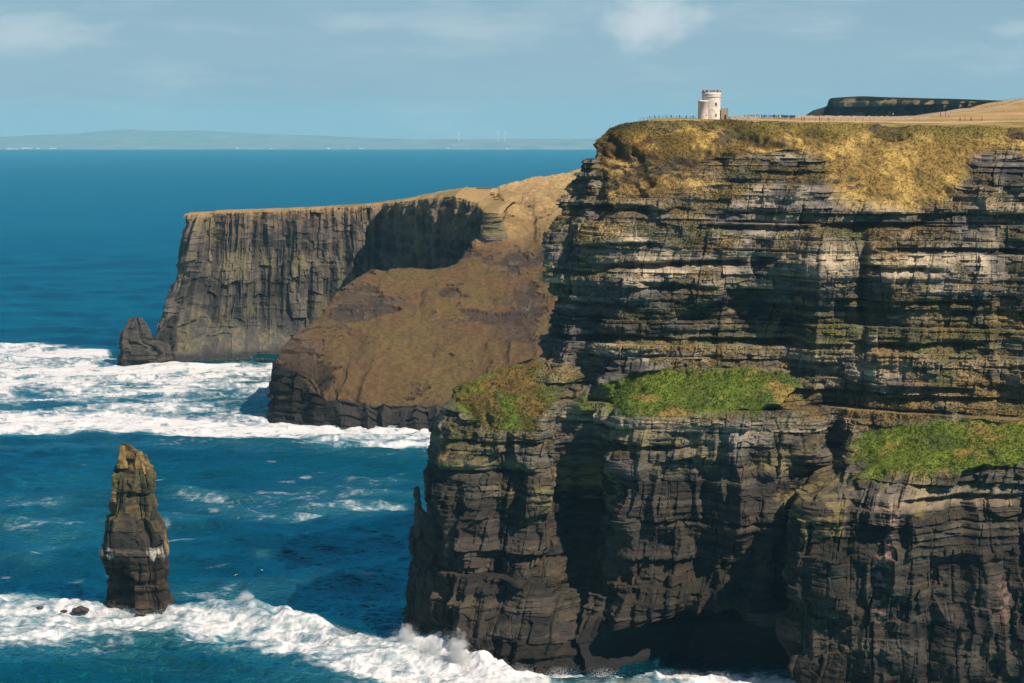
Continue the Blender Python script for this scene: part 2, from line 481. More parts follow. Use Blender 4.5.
    v = tone * 0.55 + blk * 0.4 + 0.28 * med
    lightness = 0.10 + 0.9 * sstep(0.25, 0.95, v)
    paleband = blobs(px, py, [(640, 275, 75, 34, .5), (590, 350, 70, 12, .2), (680, 352, 90, 10, .55), (830, 255, 70, 22, .55), (940, 262, 60, 22, .65), (905, 372, 80, 16, .35),
                              (920, 500, 110, 14, .55), (640, 430, 60, 8, .4), (600, 230, 60, 14, .35)])
    darkband = blobs(px, py, [(720, 310, 90, 18, .5), (1000, 300, 35, 70, .45), (820, 410, 60, 14, .4), (880, 400, 90, 10, .35), (720, 600, 150, 60, .2)])
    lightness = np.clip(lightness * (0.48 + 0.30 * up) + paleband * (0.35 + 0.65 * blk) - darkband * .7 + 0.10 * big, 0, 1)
    col = mix(shale, grey, np.clip(lightness * 2.1, 0, 1))
    col = mix(col, tan, np.clip(lightness * 2 - 0.85, 0, 1) * 0.9)
    col = mix(col, brown, (mass * 0.65 * sstep(-.4, .4, big + med)).astype(np.float32))
    col = mix(col, purple, 0.5 * sstep(.1, .5, fb3(X / 20, Y / 20, Z / 12, 3, 105)) * up)
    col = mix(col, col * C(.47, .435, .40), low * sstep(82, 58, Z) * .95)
    # lichen and stained rock
    lich = sstep(.05, .45, fb3(X / 14, Y / 14, Z / 9, 4, 107) + blobs(px, py, [(820, 510, 30, 60, .5), (870, 470, 60, 20, .3), (450, 440, 30, 30, .4), (650, 440, 60, 12, .35)])
                 - 0.55 * mass)
    col = mix(col, C(.20, .155, .055), lich * 0.55 * sstep(-.2, .3, fin + med))
    pink = blobs(px, py, [(886, 545, 7, 26, 1.), (880, 590, 6, 30, 1.), (893, 515, 8, 12, .8), (1005, 600, 8, 20, .6), (905, 370, 26, 12, .5)]) * sstep(-.3, .2, med + fin)
    col = mix(col, C(.34, .20, .15), np.clip(pink, 0, 1) * .75)
    # plants growing on ledges of the upper storey
    led = sstep(.22, .55, nz)
    hang = led.copy()
    for k_ in range(1, int(7 * k) + 1): hang[:-k_] = np.maximum(hang[:-k_], led[k_:] * (1 - k_ / (8 * k)))
    veg = fb3(X / 18, Y / 18, Z / 10, 4, 111) * 0.9 + 0.35 * fb3(X / 3, Y / 3, Z / 2, 2, 112)
    want = blobs(px, py, [(640, 232, 80, 14, .7), (830, 330, 45, 45, .75), (900, 330, 60, 40, .55), (980, 350, 60, 70, .6), (690, 348, 90, 6, .5), (740, 395, 70, 25, .7), (640, 345, 60, 7, .5),
                          (880, 235, 100, 12, .5), (470, 440, 40, 26, .6), (900, 410, 80, 20, .7), (700, 195, 100, 16, .7), (620, 200, 40, 16, .4), (660, 318, 40, 10, .3), (1000, 410, 40, 30, .6), (545, 395, 18, 40, .4)])
    gw = np.clip(hang * .85 * sstep(-.15, .3, veg + want) * (0.15 + .85 * sstep(60, 85, Z)) + sstep(.45, .95, veg + want) * sstep(70, 90, Z) * .85, 0, 1) * hard * (.55 + .6 * vn3(X / 1.1, Y / 1.1, Z / 1.1, 117))
    hue = fb3(X / 10, Y / 10, Z / 6, 3, 115) + .3 * fb3(X / 1.7, Y / 1.7, Z / 1.7, 2, 116)
    gold = C(.43, .285, .085); ochre = C(.225, .145, .042); olive = C(.120, .100, .024); green = C(.060, .085, .013); bright = C(.098, .132, .014); rust = C(.16, .085, .035)
    vcol = mix(olive, ochre, sstep(-.3, .35, hue)); vcol = mix(vcol, green, sstep(-.15, -.6, hue) * .7)
    col = mix(col, vcol, gw * .78)
    # terraces: bright green grass
    tcol = mix(bright, green, sstep(-.2, .4, fb3(X / 14, Y / 14, Z / 8, 3, 130) + .25 * hue)); tcol = mix(tcol, ochre, .75 * sstep(.15, .5, hue + .3 * med))
    tcol = mix(tcol, gold, .3 * sstep(.4, .8, fin + hue * .5))
    drier = blobs(px, py, [(500, 395, 60, 50, .95), (1000, 430, 60, 18, .45), (905, 480, 60, 12, .4)])
    tcol = mix(tcol, ochre * .85, np.clip(drier * sstep(-.5, .3, med + hue), 0, 1))
    tcol = tcol * mix(C(1, 1, 1), C(.62, .60, .60), sstep(575, 555, px) * sstep(-.5, .2, med + hue))
    col = mix(col, tcol, terr)
    # top slope: dry gold with green rim and rusty slips
    scol = mix(gold, ochre, sstep(-.35, .35, hue + .3 * sl))
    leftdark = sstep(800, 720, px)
    scol = mix(scol, mix(olive, ochre * .7, sstep(-.2, .4, hue)), (.12 + .63 * leftdark) * sstep(-.4, .3, sl + .5 * med))
    scol = mix(scol, rust * .8, (.35 + .45 * leftdark) * sstep(.15, .5, fb3(X / 9, Y / 9, Z / 5, 3, 121)))
    scol = mix(scol, mix(olive, green, .4), .6 * sstep(5.72, 5.95, T + .12 * hue))
    bare = sstep(.2, .45, fb3(X / 12, Y / 12, Z / 6, 3, 123) + .2 * leftdark) * sstep(.75, .45, nz)
    scol = mix(scol, mix(shale, brown, blk), bare * .8)
    scol = mix(scol, mix(shale, rust * .6, .5), .7 * slip * sstep(-.3, .3, med))
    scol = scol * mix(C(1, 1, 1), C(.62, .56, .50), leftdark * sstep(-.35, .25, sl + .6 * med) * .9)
    col = mix(col, scol, slope)
    # wet rock at the waterline; cave shade painted near-black into the wet colour
    wet = sstep(13, 3, Z + 3 * fb2(S / 8, S * 0, 3, 125))
    col = mix(col, col * .38, wet)
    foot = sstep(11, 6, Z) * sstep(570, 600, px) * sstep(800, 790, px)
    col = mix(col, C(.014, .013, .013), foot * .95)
    col = mix(col, C(.012, .012, .012), .97 * sstep(-8, 6, py - top + 10 * sstep(.9, 1.2, np.abs(cx))) * sstep(1.6, 1.2, np.abs(cx)) * sstep(792, 782, px))  # painted cave shade, carried on past the left rim
    col = np.clip(col * (1 + .30 * (fin * (1 - .6 * soft))[..., None] + .16 * med[..., None]), .004, 1)
    crow = np.stack([col[-1]] * len(rows)); 
    V = np.concatenate([Q, np.stack(rows)], 0)
    col = np.concatenate([col, crow], 0)
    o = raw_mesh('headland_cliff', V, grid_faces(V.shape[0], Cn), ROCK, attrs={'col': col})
    tag(o, 'tall layered main cliff with green terraces and a golden grassy top', kind='structure')
    gm = np.clip(np.maximum(terr * .3, slope * .22) + .75 * gw, 0, 1) * (px > 400) * (px < 1100) * sstep(.02, .25, nz)
    global TUFT_SRC
    TUFT_SRC = (Q, nn, col[:R], gm, terr)
    return Q[-1][uq >= 4], Q[-1][uq <= 4]

BROW, REAR = build_main()

def grass_tufts(n, seed):
    """countless rough blades growing on the turf of the main cliff"""
    Q, nn, col, gm, terr = TUFT_SRC
    r = np.random.default_rng(seed)
    w = gm.ravel().astype(np.float64); w[w < .15] = 0; w /= w.sum()
    ix = r.choice(len(w), n, p=w)
    P = Q.reshape(-1, 3)[ix] + r.normal(0, .12, (n, 3)); Nn = nn.reshape(-1, 3)[ix]; c = col.reshape(-1, 3)[ix]
    h = r.uniform(.16, .42, n)[:, None] * (1 + .3 * (terr.ravel()[ix] > .5))[:, None]
    V = []; Cc = []
    for k_ in range(3):
        a = r.uniform(0, 2 * PI, n); side = np.stack([np.cos(a), np.sin(a), 0 * a], -1) * r.uniform(.14, .32, n)[:, None]
        tip = P + h * (np.array([0, 0, .45]) + .55 * Nn + r.normal(0, .40, (n, 3)))
        V += [P - side - .1 * Nn, P + side - .1 * Nn, tip]
        k2 = r.uniform(.8, 1.2, n)[:, None] * (1 + r.normal(0, .05, (n, 3)))
        Cc += [c * k2 * 1.15, c * k2 * 1.15, c * k2 * 1.5]
    V = np.stack(V, 1).reshape(-1, 3); Cc = np.clip(np.stack(Cc, 1).reshape(-1, 3), .004, 1)
    o = raw_mesh('grass', V, np.arange(len(V)).reshape(-1, 3), TURF, attrs={'col': Cc})
    tag(o, kind='stuff')
TURF = attr_mat('grass_blades', (2.0, 6.0), .15, .0, .9, .1)
grass_tufts(int(75000 * DETAIL), 77)

# ------------------------------------------------------------------ the far cliff across the bay
def build_far_cliff():
    net = [
     [Wd(250,2050,-6),Wd(250,2050,30),Wd(250,2050,65),Wd(250,2050,90)],
     [Wp(147,366),at(168,318,1738),at(184,275,1752),at(194,216,1765)],
     [Wp(168,363),at(182,318,1722),at(196,270,1738),at(206,214.5,1755)],
     [Wp(212,361),at(216,325,1738),at(221,270,1752),at(226,213,1762)],
     [Wp(275,358),at(275,328,1752),at(275,270,1765),at(276,211.5,1775)],
     [Wp(332,356),at(332,328,1772),at(332,270,1785),at(333,208.5,1795)],
     [Wd(378,1785,-6),at(376,325,1795),at(376,270,1803),at(376,205,1810)],
     [Wd(418,1715,-6),at(417,325,1722),at(417,270,1727),at(416,201,1732)],
     [Wd(456,1645,-6),at(456,325,1648),at(457,270,1650),at(458,196.5,1654)],
     [Wd(476,1622,-6),at(477,325,1623),at(478,270,1624),at(478,203,1626)],
     [Wd(492,1596,-6),at(493,325,1597),at(493,270,1598),at(493,212.5,1600)],
     [Wd(508,1650,-6),at(508,325,1650),at(508,270,1652),at(506,216,1656)],
    ]
    for c in net: c[0] = (c[0][0], c[0][1], -6.0)
    k = DETAIL
    P, uq, tq = loft(net, [max(4, int(q * k)) for q in (30, 40, 80, 110, 100, 80, 80, 80, 50, 40, 20)], [max(4, int(q * k)) for q in (80, 110, 110)])
    R, Cn = P.shape[:2]
    px, py = project(P)
    n = grid_normals(P)
    if n[R // 2, Cn // 3, 1] > 0: n = -n
    n[..., 2] = 0
    n = np.stack([box_blur(n[..., q], int(5 * k), 1) for q in range(3)], -1)
    n /= np.linalg.norm(n, axis=-1, keepdims=True) + 1e-6
    m_ = P[R // 2]
    S = np.repeat(np.concatenate([[0], np.cumsum(np.linalg.norm(np.diff(m_[:, :2], axis=0), axis=1))])[None], R, 0)
    X, Y, Z = P[..., 0], P[..., 1], P[..., 2]
    talus = sstep(42, 18, Z + 6 * fb2(S / 20, S * 0, 2, 201))
    q = S / 13 + .4 * fb2(S / 25, Z / 60, 2, 202)
    rid = 1 - np.abs(vn2(q, Z / 130, 203) * 2 - 1)
    q2 = S / 5.5 + .4 * fb2(S / 12, Z / 40, 2, 204)
    rid2 = 1 - np.abs(vn2(q2, Z / 55, 205) * 2 - 1)
    B = Beds(-20, 200, 2, 8, 206); ib = B.idx(Z + .02 * X + 4 * fb2(S / 18, Z / 18, 2, 209)); bl, ed = B.blocks(S + 4 * fb2(S / 12, Z / 9, 3, 210), ib, 6)
    q3 = S / 2.6 + .4 * fb2(S / 6, Z / 25, 2, 216)
    rid3 = 1 - np.abs(vn2(q3, Z / 30, 217) * 2 - 1)
    q4 = S / 34 + .3 * fb2(S / 40, Z / 80, 2, 218)
    rid4 = 1 - np.abs(vn2(q4, Z / 300, 219) * 2 - 1)
    d = ((rid - .5) * 10 + (rid2 - .5) * 5.5 + (rid3 - .5) * 2.4 + (rid4 - .5) * 12 - 6 * sstep(.82, .97, vn2(S / 7 + .5 * fb2(S / 9, Z / 25, 2, 221), Z / 70, 222))) * (1 - .7 * talus)
    BJ = Beds(-20, 200, 8, 42, 231, .4); BK = Beds(-20, 200, 4, 16, 232, .4)
    Sj = S + 4 * fb2(S / 22, Z / 30, 3, 233)
    ij = BJ.idx(Z + 8 * fb2(S / 16, Z / 40, 2, 234)); ik = BK.idx(Z + 4 * fb2(S / 9, Z / 16, 2, 235))
    bj, ej = BJ.blocks(Sj, ij, 8.0); bk, ek = BK.blocks(Sj, ik, 4.0)
    d = d * .80 + ((bj - .5) * 4.6 + (bk - .5) * 2.4) * (1 - .6 * talus)
    d += 5.5 * fb3(X / 60, Y / 60, Z / 80, 3, 236)
    d += (bl - .5) * 1.1 + B.out[ib] * .3
    d += 3 * fb3(X / 35, Y / 35, Z / 50, 3, 207) + 1.2 * fb3(X / 7, Y / 7, Z / 9, 3, 208)
    d += blobs(px, py, [(213, 235, 6, 40, -7), (306, 280, 8, 60, -5), (330, 300, 10, 70, -6), (195, 330, 10, 40, 3), (350, 250, 8, 50, 3)])
    d -= 3.5 * sstep(.5, .3, np.abs(((S / 34) % 1) - .5 + .2 * fb2(S / 9, Z / 40, 2, 211))) * 0
    Q = P + n * d[..., None]
    rows = []
    last = Q[-1]
    for dist, dz in ((3, 1.0), (8, 1.6), (18, 2.2), (50, 1.5), (140, -3), (400, -25)):
        v = last + np.array([.15, 1, 0]) * dist; v[:, 2] += dz + sstep(6.5, 8.5, uq) * np.interp(dist, [0, 18, 50, 90, 400], [0, 2, 6, 9, 0]); rows.append(v)
    v_ = .25 * bl + .25 * B.tone[ib] + .3 * rid2 + .3 * rid3
    med = fb3(X / 12, Y / 12, Z / 20, 3, 212); fin = fb3(X / 3, Y / 3, Z / 6, 2, 213)
    v_ = v_ * .7 + .3 * bj
    col = mix(C(.024, .023, .023), C(.135, .112, .088), sstep(.2, 1.0, v_ + .35 * med))
    topc = sstep(95, 128, Z + 10 * med)
    col = mix(col, C(.28, .19, .11), topc * .5 * sstep(-.3, .2, fin))
    col = mix(col, C(.14, .125, .04), .45 * sstep(.1, .5, med + blobs(px, py, [(182, 340, 12, 14, .6), (285, 240, 40, 40, .12)])))
    col = mix(col, C(.055, .052, .05), talus * .6 * sstep(-.3, .2, fin))
    col = mix(col, C(.03, .03, .03), sstep(9, 3, Z))
    col = mix(col, C(.26, .17, .085), sstep(2.93, 2.985, np.repeat(tq[:, None], Cn, 1) + .03 * med))
    rr_ = np.stack(rows)
    cr = mix(C(.31, .205, .09), C(.19, .14, .055), sstep(-.2, .4, fb2(rr_[..., 0] / 18, rr_[..., 1] / 40, 4, 215)))
    V = np.concatenate([Q, np.stack(rows)], 0); col = np.concatenate([col, cr], 0)
    o = raw_mesh('far_cliff', V, grid_faces(V.shape[0], Cn), FARROCK, attrs={'col': col})
    tag(o, kind='structure')
build_far_cliff()

def build_spur():
    net = [
     [Wd(300,1530,-6),Wd(300,1530,15),Wd(305,1535,30),Wd(312,1540,42),Wd(322,1545,50),Wd(330,1560,40)],
     [Wp(272,419),at(276,360,1360),at(279,352,1368),at(284,346,1384),at(293,337,1420),Wd(305,1490,36)],
     [Wp(300,423),at(301,378,1345),at(306,352,1376),at(314,326,1420),at(321,313,1452),Wd(332,1520,48)],
     [Wp(328,427),at(328,398,1328),at(329,352,1384),at(333,312,1440),at(339,290,1486),Wd(348,1550,64)],
     [Wp(372,428),at(372,403,1325),at(372,348,1394),at(374,296,1476),at(380,268.5,1540),Wd(392,1600,76)],
     [Wp(420,428),at(420,407,1323),at(421,346,1400),at(428,294,1488),at(432,271,1545),Wd(440,1600,80)],
     [Wp(448,429),at(448,408,1322),at(448,344,1404),at(452,290,1500),at(454,266,1560),Wd(458,1610,82)],
     [Wp(466,430),at(466,409,1321),at(467,342,1408),at(471,276,1530),at(474,240,1600),Wd(478,1640,105)],
     [Wp(500,431),at(500,408,1321),at(498,339,1414),at(498,272,1540),at(495,231,1604),at(489,190.5,1698)],
     [Wp(530,431),at(530,407,1321),at(530,336,1420),at(531,264,1552),at(532,215,1640),at(528,178.5,1722)],
     [Wp(575,432),at(575,405,1320),at(572,330,1430),at(571,255,1562),at(570,200,1660),at(570,171.5,1750)],
     [Wp(660,433),at(660,400,1320),at(660,318,1440),at(660,244,1570),at(660,185,1670),at(660,157,1770)],
    ]
    for c in net: c[0] = (c[0][0], c[0][1], -6.0)
    k = DETAIL
    P, uq, tq = loft(net, [max(4, int(q * k)) for q in (30, 50, 60, 80, 90, 55, 40, 60, 60, 80, 30)], [max(4, int(q * k)) for q in (70, 110, 110, 90, 70)])
    R, Cn = P.shape[:2]
    px, py = project(P); T = np.repeat(tq[:, None], Cn, 1)
    n = grid_normals(P)
    if n[R // 2, Cn // 2, 2] < 0: n = -n
    n = np.stack([box_blur(box_blur(n[..., q], int(5 * k), 1), int(5 * k), 0) for q in range(3)], -1)
    n /= np.linalg.norm(n, axis=-1, keepdims=True) + 1e-6
    X, Y, Z = P[..., 0], P[..., 1], P[..., 2]
    m_ = P[int(R * .16)]
    S = np.repeat(np.concatenate([[0], np.cumsum(np.linalg.norm(np.diff(m_[:, :2], axis=0), axis=1))])[None], R, 0)
    wob = fb3(X / 14, Y / 14, Z / 14, 3, 301)
    big = fb3(X / 45, Y / 45, Z / 30, 4, 302); med = fb3(X / 12, Y / 12, Z / 8, 4, 303); fin = fb3(X / 3.5, Y / 3.5, Z / 2.5, 3, 304)
    cliff = sstep(1.06, .92, T + .09 * wob)
    rockm = blobs(px, py, [(296, 356, 28, 30, 1.2), (360, 295, 36, 22, 1.0), (345, 315, 24, 14, .8), (395, 305, 24, 12, .5), (447, 292, 14, 8, .8), (480, 312, 36, 10, .75), (452, 318, 14, 8, .4), (462, 250, 14, 16, .8),
                            (500, 318, 20, 12, .6), (530, 300, 22, 36, .75), (535, 252, 24, 12, .7), (500, 262, 30, 14, .5), (528, 330, 14, 14, .5), (330, 412, 40, 10, .7), (400, 408, 70, 7, .45),
                            (415, 392, 16, 6, .5), (322, 385, 14, 18, .7), (452, 352, 10, 8, .4), (500, 360, 24, 5, .3), (540, 215, 30, 6, .25)])
    rock = np.clip(sstep(.42, .58, rockm + .75 * med + .3 * fin + .25 * big) + cliff, 0, 1)
    B = Beds(-20, 220, 1.5, 6, 305); ib = B.idx(Z + .03 * X); bl, ed = B.blocks(S + 3 * wob, ib, 7)
    rid = 1 - np.abs(vn2(S / 11 + .4 * wob, Z / 40, 306) * 2 - 1)
    d = cliff * ((rid - .5) * 7 + (bl - .5) * 3 + B.out[ib] * .6)
    d += (1 - cliff) * (3.6 * big + 2.0 * med + .75 * fin - rock * (1.2 + 1.8 * np.abs(med)) + rock * (B.out[ib] * .7 + (bl - .5) * 1.6))
    d += blobs(px, py, [(318, 372, 10, 30, -5), (300, 372, 12, 20, 2.5), (340, 345, 20, 40, 2.0), (440, 330, 30, 12, -2.5), (500, 300, 30, 16, -3)])
    gul = sstep(.80, .97, 1 - np.abs(fb2(X / 26 + .25 * fb2(X / 9, Z / 9, 2, 331), Z / 60, 3, 332))) * (1 - cliff) * sstep(-.3, .2, fb2(X / 40, Z / 30, 2, 333))
    d -= 3.0 * gul
    Q = P + n * d[..., None]
    # the plateau runs on behind its skyline
    last = Q[-1]; rows = []
    for dist, dz in ((8, .3), (30, -.5), (90, -6), (300, -40)):
        v = last + np.array([.1, 1, 0]) * dist; v[:, 2] += dz; rows.append(v)
    nn = grid_normals(Q)
    if nn[R // 2, Cn // 2, 2] < 0: nn = -nn
    hue = fb3(X / 22, Y / 22, Z / 22, 4, 311)
    brown = C(.098, .055, .024); olive = C(.094, .066, .023); goldc = C(.31, .205, .088); rust = C(.092, .052, .024); dark = C(.028, .024, .023); lt = C(.11, .085, .066)
    col = mix(brown, olive, sstep(-.25, .3, hue) * .8)
    col = mix(col, rust, .7 * sstep(0, .45, big - .3 * hue))
    col = mix(col, olive * 1.1, .5 * np.clip(blobs(px, py, [(410, 355, 60, 30, 1.0), (460, 370, 50, 30, .6)]), 0, 1))
    up = sstep(262, 205, py + 12 * wob)
    col = mix(col, goldc, up * (.55 + .45 * sstep(-.3, .3, hue)))
    col = mix(col, olive, .45 * up * sstep(.05, .4, med) * sstep(190, 215, py))
    col = mix(col, C(.36, .245, .11), sstep(205, 185, py + 4 * wob) * .6)
    col = mix(col, C(.06, .038, .02), gul * .6 * (1 - up))
    rc = mix(dark, lt, sstep(.35, 1.1, .55 * bl + .4 * B.tone[ib] + .5 * fin))
    rc = mix(rc, C(.030, .027, .026), cliff * .7)
    rc = mix(rc, C(.050, .030, .022), .75 * (1 - cliff) * sstep(-.3, .2, hue))
    rc = rc * mix(C(1, 1, 1), C(.40, .39, .40), sstep(345, 325, px) * sstep(350, 372, py))  # shade of the left nose painted into its rock colour
    col = mix(col, rc, rock * np.where(cliff > .5, 1, .82))
    col = mix(col, col * (.80 + .4 * vn3(X / 2.2, Y / 2.2, Z / 2.2, 321))[..., None], 1 - cliff)
    col = mix(col, C(.07, .048, .03), .7 * sstep(.2, .5, fb3(X / 6, Y / 6, Z / 4, 4, 323)) * (1 - up))
    col = mix(col, C(.025, .024, .024), sstep(8, 3, Z))
    cr = np.repeat(col[-1][None], len(rows), 0)
    V = np.concatenate([Q, np.stack(rows)], 0); col = np.concatenate([col, cr], 0)
    o = raw_mesh('far_headland_slope', V, grid_faces(V.shape[0], Cn), FARROCK, attrs={'col': col})
    tag(o, kind='structure')
build_spur()

# dark headland on the skyline behind the fields
def build_back_headland():
    top = [(770,119),(800,118),(806,115),(813,110.5),(821,108),(826.5,106),(829,99.5),(833,97.8),(845,97),(860,96.2),(885,97),(920,98),(960,99),(1000,100.5),(1060,102),(1140,104)]
    net = []
    for i, (x, y) in enumerate(top):
        D = 2450 - 560 * max(0, (x - 829)) / 200.0 if x > 829 else 2450
        D = max(D, 1750)
        lo_ = at(x + 1, 130, D - 12)
        p1 = at(x, y, D)
        fringe = 3.0 if x > 829 else 1.0
        p15 = (p1[0], p1[1] - 6, p1[2] - fringe * 2.2)
        net.append([lo_, (p15[0], p15[1] - 2, p15[2]), p1, (p1[0] * (D + 500) / D + 70, p1[1] + 500, p1[2] - 25)])
    k = DETAIL
    P, uq, tq = loft(net, [max(4, int(18 * k))] * (len(top) - 1), [int(70 * k), int(20 * k), 6])
    R, Cn = P.shape[:2]
    X, Y, Z = P[..., 0], P[..., 1], P[..., 2]
    px, py = project(P)
    S = np.repeat(np.concatenate([[0], np.cumsum(np.linalg.norm(np.diff(P[R // 2][:, :2], axis=0), axis=1))])[None], R, 0)
    T = np.repeat(tq[:, None], Cn, 1)
    rid = 1 - np.abs(vn2(S / 22, Z / 60, 401) * 2 - 1)
    B = Beds(50, 320, 4, 14, 402); ib = B.idx(Z); bl, ed = B.blocks(S, ib, 14)
    d = ((rid - .5) * 14 + (bl - .5) * 6 + B.out[ib] * 1.5) * sstep(1.6, .9, T)
    Q = P.copy(); Q[..., 0] -= d * .95 * sstep(834, 850, px); Q[..., 1] -= d * .8
    med = fb3(X / 25, Y / 25, Z / 12, 3, 403)
    col = mix(C(.05, .046, .042), C(.20, .155, .115), sstep(.7, 1.4, .6 * bl + .5 * B.tone[ib] + .8 * med + .35 * sstep(.6, 1, T)))
    col = mix(col, C(.19, .135, .055), sstep(.8, 1.1, T + .2 * med))
    col = mix(col, C(.10, .085, .03), .6 * sstep(-.1, .3, med) * sstep(1.1, 1.4, T))
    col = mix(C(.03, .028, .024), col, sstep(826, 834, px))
    o = raw_mesh('back_headland', Q, grid_faces(R, Cn), FARROCK, attrs={'col': col})
    tag(o, kind='structure')
build_back_headland()

# ------------------------------------------------------------------ the plateau behind the brow
class TPS:
    def __init__(self, pts, smooth=1e-3):
        p = np.array(pts, float); self.c = p[:, :2].mean(0); self.s = 200.0
        self.xy = (p[:, :2] - self.c) / self.s; z = p[:, 2]; n = len(p)
        K = self.phi(np.linalg.norm(self.xy[:, None] - self.xy[None], axis=-1)) + smooth * np.eye(n)
        A = np.zeros((n + 3, n + 3)); A[:n, :n] = K; A[:n, n] = 1; A[:n, n + 1:] = self.xy; A[n, :n] = 1; A[n + 1:, :n] = self.xy.T
        self.w = np.linalg.solve(A, np.concatenate([z, np.zeros(3)])); self.n = n
    @staticmethod
    def phi(r): return np.where(r > 1e-9, r * r * np.log(np.maximum(r, 1e-9)), 0)
    def __call__(self, x, y):
        x = (np.asarray(x, float) - self.c[0]) / self.s; y = (np.asarray(y, float) - self.c[1]) / self.s
        out = self.w[self.n] + self.w[self.n + 1] * x + self.w[self.n + 2] * y
        for (a, b), w_ in zip(self.xy, self.w[:self.n]):
            out = out + w_ * self.phi(np.hypot(x - a, y - b))
        return out

PL = [at(609,128,812),at(626,123,808),at(657,120,806),at(692,119.5,806),at(742,120.5,806),at(806,122.5,804),at(886,124.5,798),at(971,126,790),at(1024,126.5,785),at(1130,127,779),at(1330,127,767),
      at(650,118.6,835),at(700,119.2,828),at(740,119.8,850),at(770,120.2,850),at(745,118.4,870),at(770,118.2,872),at(796,118.2,872),at(810,121,850),at(860,121,850),at(920,121.5,850),at(980,121.5,845),at(1040,121,840),at(1330,120,830),
      at(745,118.9,905),at(790,118.6,905),at(840,118.6,930),at(890,117.8,960),at(940,115.8,1000),at(985,110,1080),at(1024,106,1120),at(1100,102,1130),at(1330,95,1150),
      at(930,113.2,1080),at(975,106.5,1170),at(1024,101.3,1230),at(1100,98,1240),at(1330,92,1260),
      Wd(640,900,195),Wd(700,960,192),Wd(760,1020,190),Wd(840,1100,190),Wd(930,1200,192),Wd(1024,1400,202),Wd(1330,1450,212),Wd(660,1000,186)]
PLAT = TPS(PL)

def ground(px, D):
    """the point of the plateau seen in column px at distance D (with its own height)"""
    z = CAM_H
    for _ in range(6):
        x = (px - 512.0) / F * (D * CP - (z - CAM_H) * SP)
        z = float(PLAT(x, D))
    return (x, D, z)

def build_plateau():
    xs = np.linspace(25, 520, int(620 * DETAIL)); ys = np.linspace(768, 1480, int(560 * DETAIL))
    X, Y = np.meshgrid(xs, ys)
    Z = PLAT(X, Y)
    med = fb2(X / 9, Y / 9, 4, 501); big = fb2(X / 40, Y / 40, 3, 502); fin = fb2(X / 2, Y / 2, 3, 503)
    # behind the brow: sink what lies outside it
    bx, by = BROW[:, 0], BROW[:, 1]
    o_ = np.argsort(bx)
    yb = np.interp(X, bx[o_], by[o_])
    inside = Y - yb
    rx = np.interp(Y, REAR[::-1, 1], REAR[::-1, 0]) if REAR[0, 1] > REAR[-1, 1] else np.interp(Y, REAR[:, 1], REAR[:, 0])
    inside = np.minimum(inside, X - rx)
    px, py = project(np.stack([X, Y, Z], -1))
    path = np.exp(-((Y - (846 + 5 * np.sin(X / 40.0))) / 3.5) ** 2) * sstep(724, 736, px)
    Z = Z + (.25 * med + .15 * fin) * (1 - path) - 3.0 * sstep(9, 4, inside) - 60 * sstep(3, 0, inside)
    gold = C(.37, .235, .105); tanc = C(.42, .27, .145); ochre = C(.27, .175, .06); olive = C(.15, .13, .035)
    col = mix(gold, ochre, sstep(-.2, .4, med + .4 * big))
    col = mix(col, tanc, sstep(850, 900, Y) * .7 * sstep(-.4, .3, big + .3 * fin))
    col = mix(col, olive, .75 * sstep(845, 825, Y) * sstep(-.5, .2, med) )
    col = mix(col, olive, .5 * sstep(.15, .45, fb2(X / 60, Y / 20, 3, 505)))
    col = mix(col, C(.46, .34, .25), np.clip(path * 1.3, 0, 1))
    idx = np.arange(X.size).reshape(X.shape)
    keep = (inside[:-1, :-1] > 1.0)
    f = grid_faces(*X.shape).reshape(X.shape[0] - 1, X.shape[1] - 1, 4)[keep]
    o = raw_mesh('plateau_field', np.stack([X, Y, Z], -1), f, ROCK, attrs={'col': col})
    tag(o, kind='structure')
build_plateau()

# ------------------------------------------------------------------ sea
def band(px, py, xs, tops, bots, st, sb):
    t = np.interp(px, xs, tops); b = np.interp(px, xs, bots)
    return sstep(-st, st, py - t) * sstep(sb, -sb, py - b)

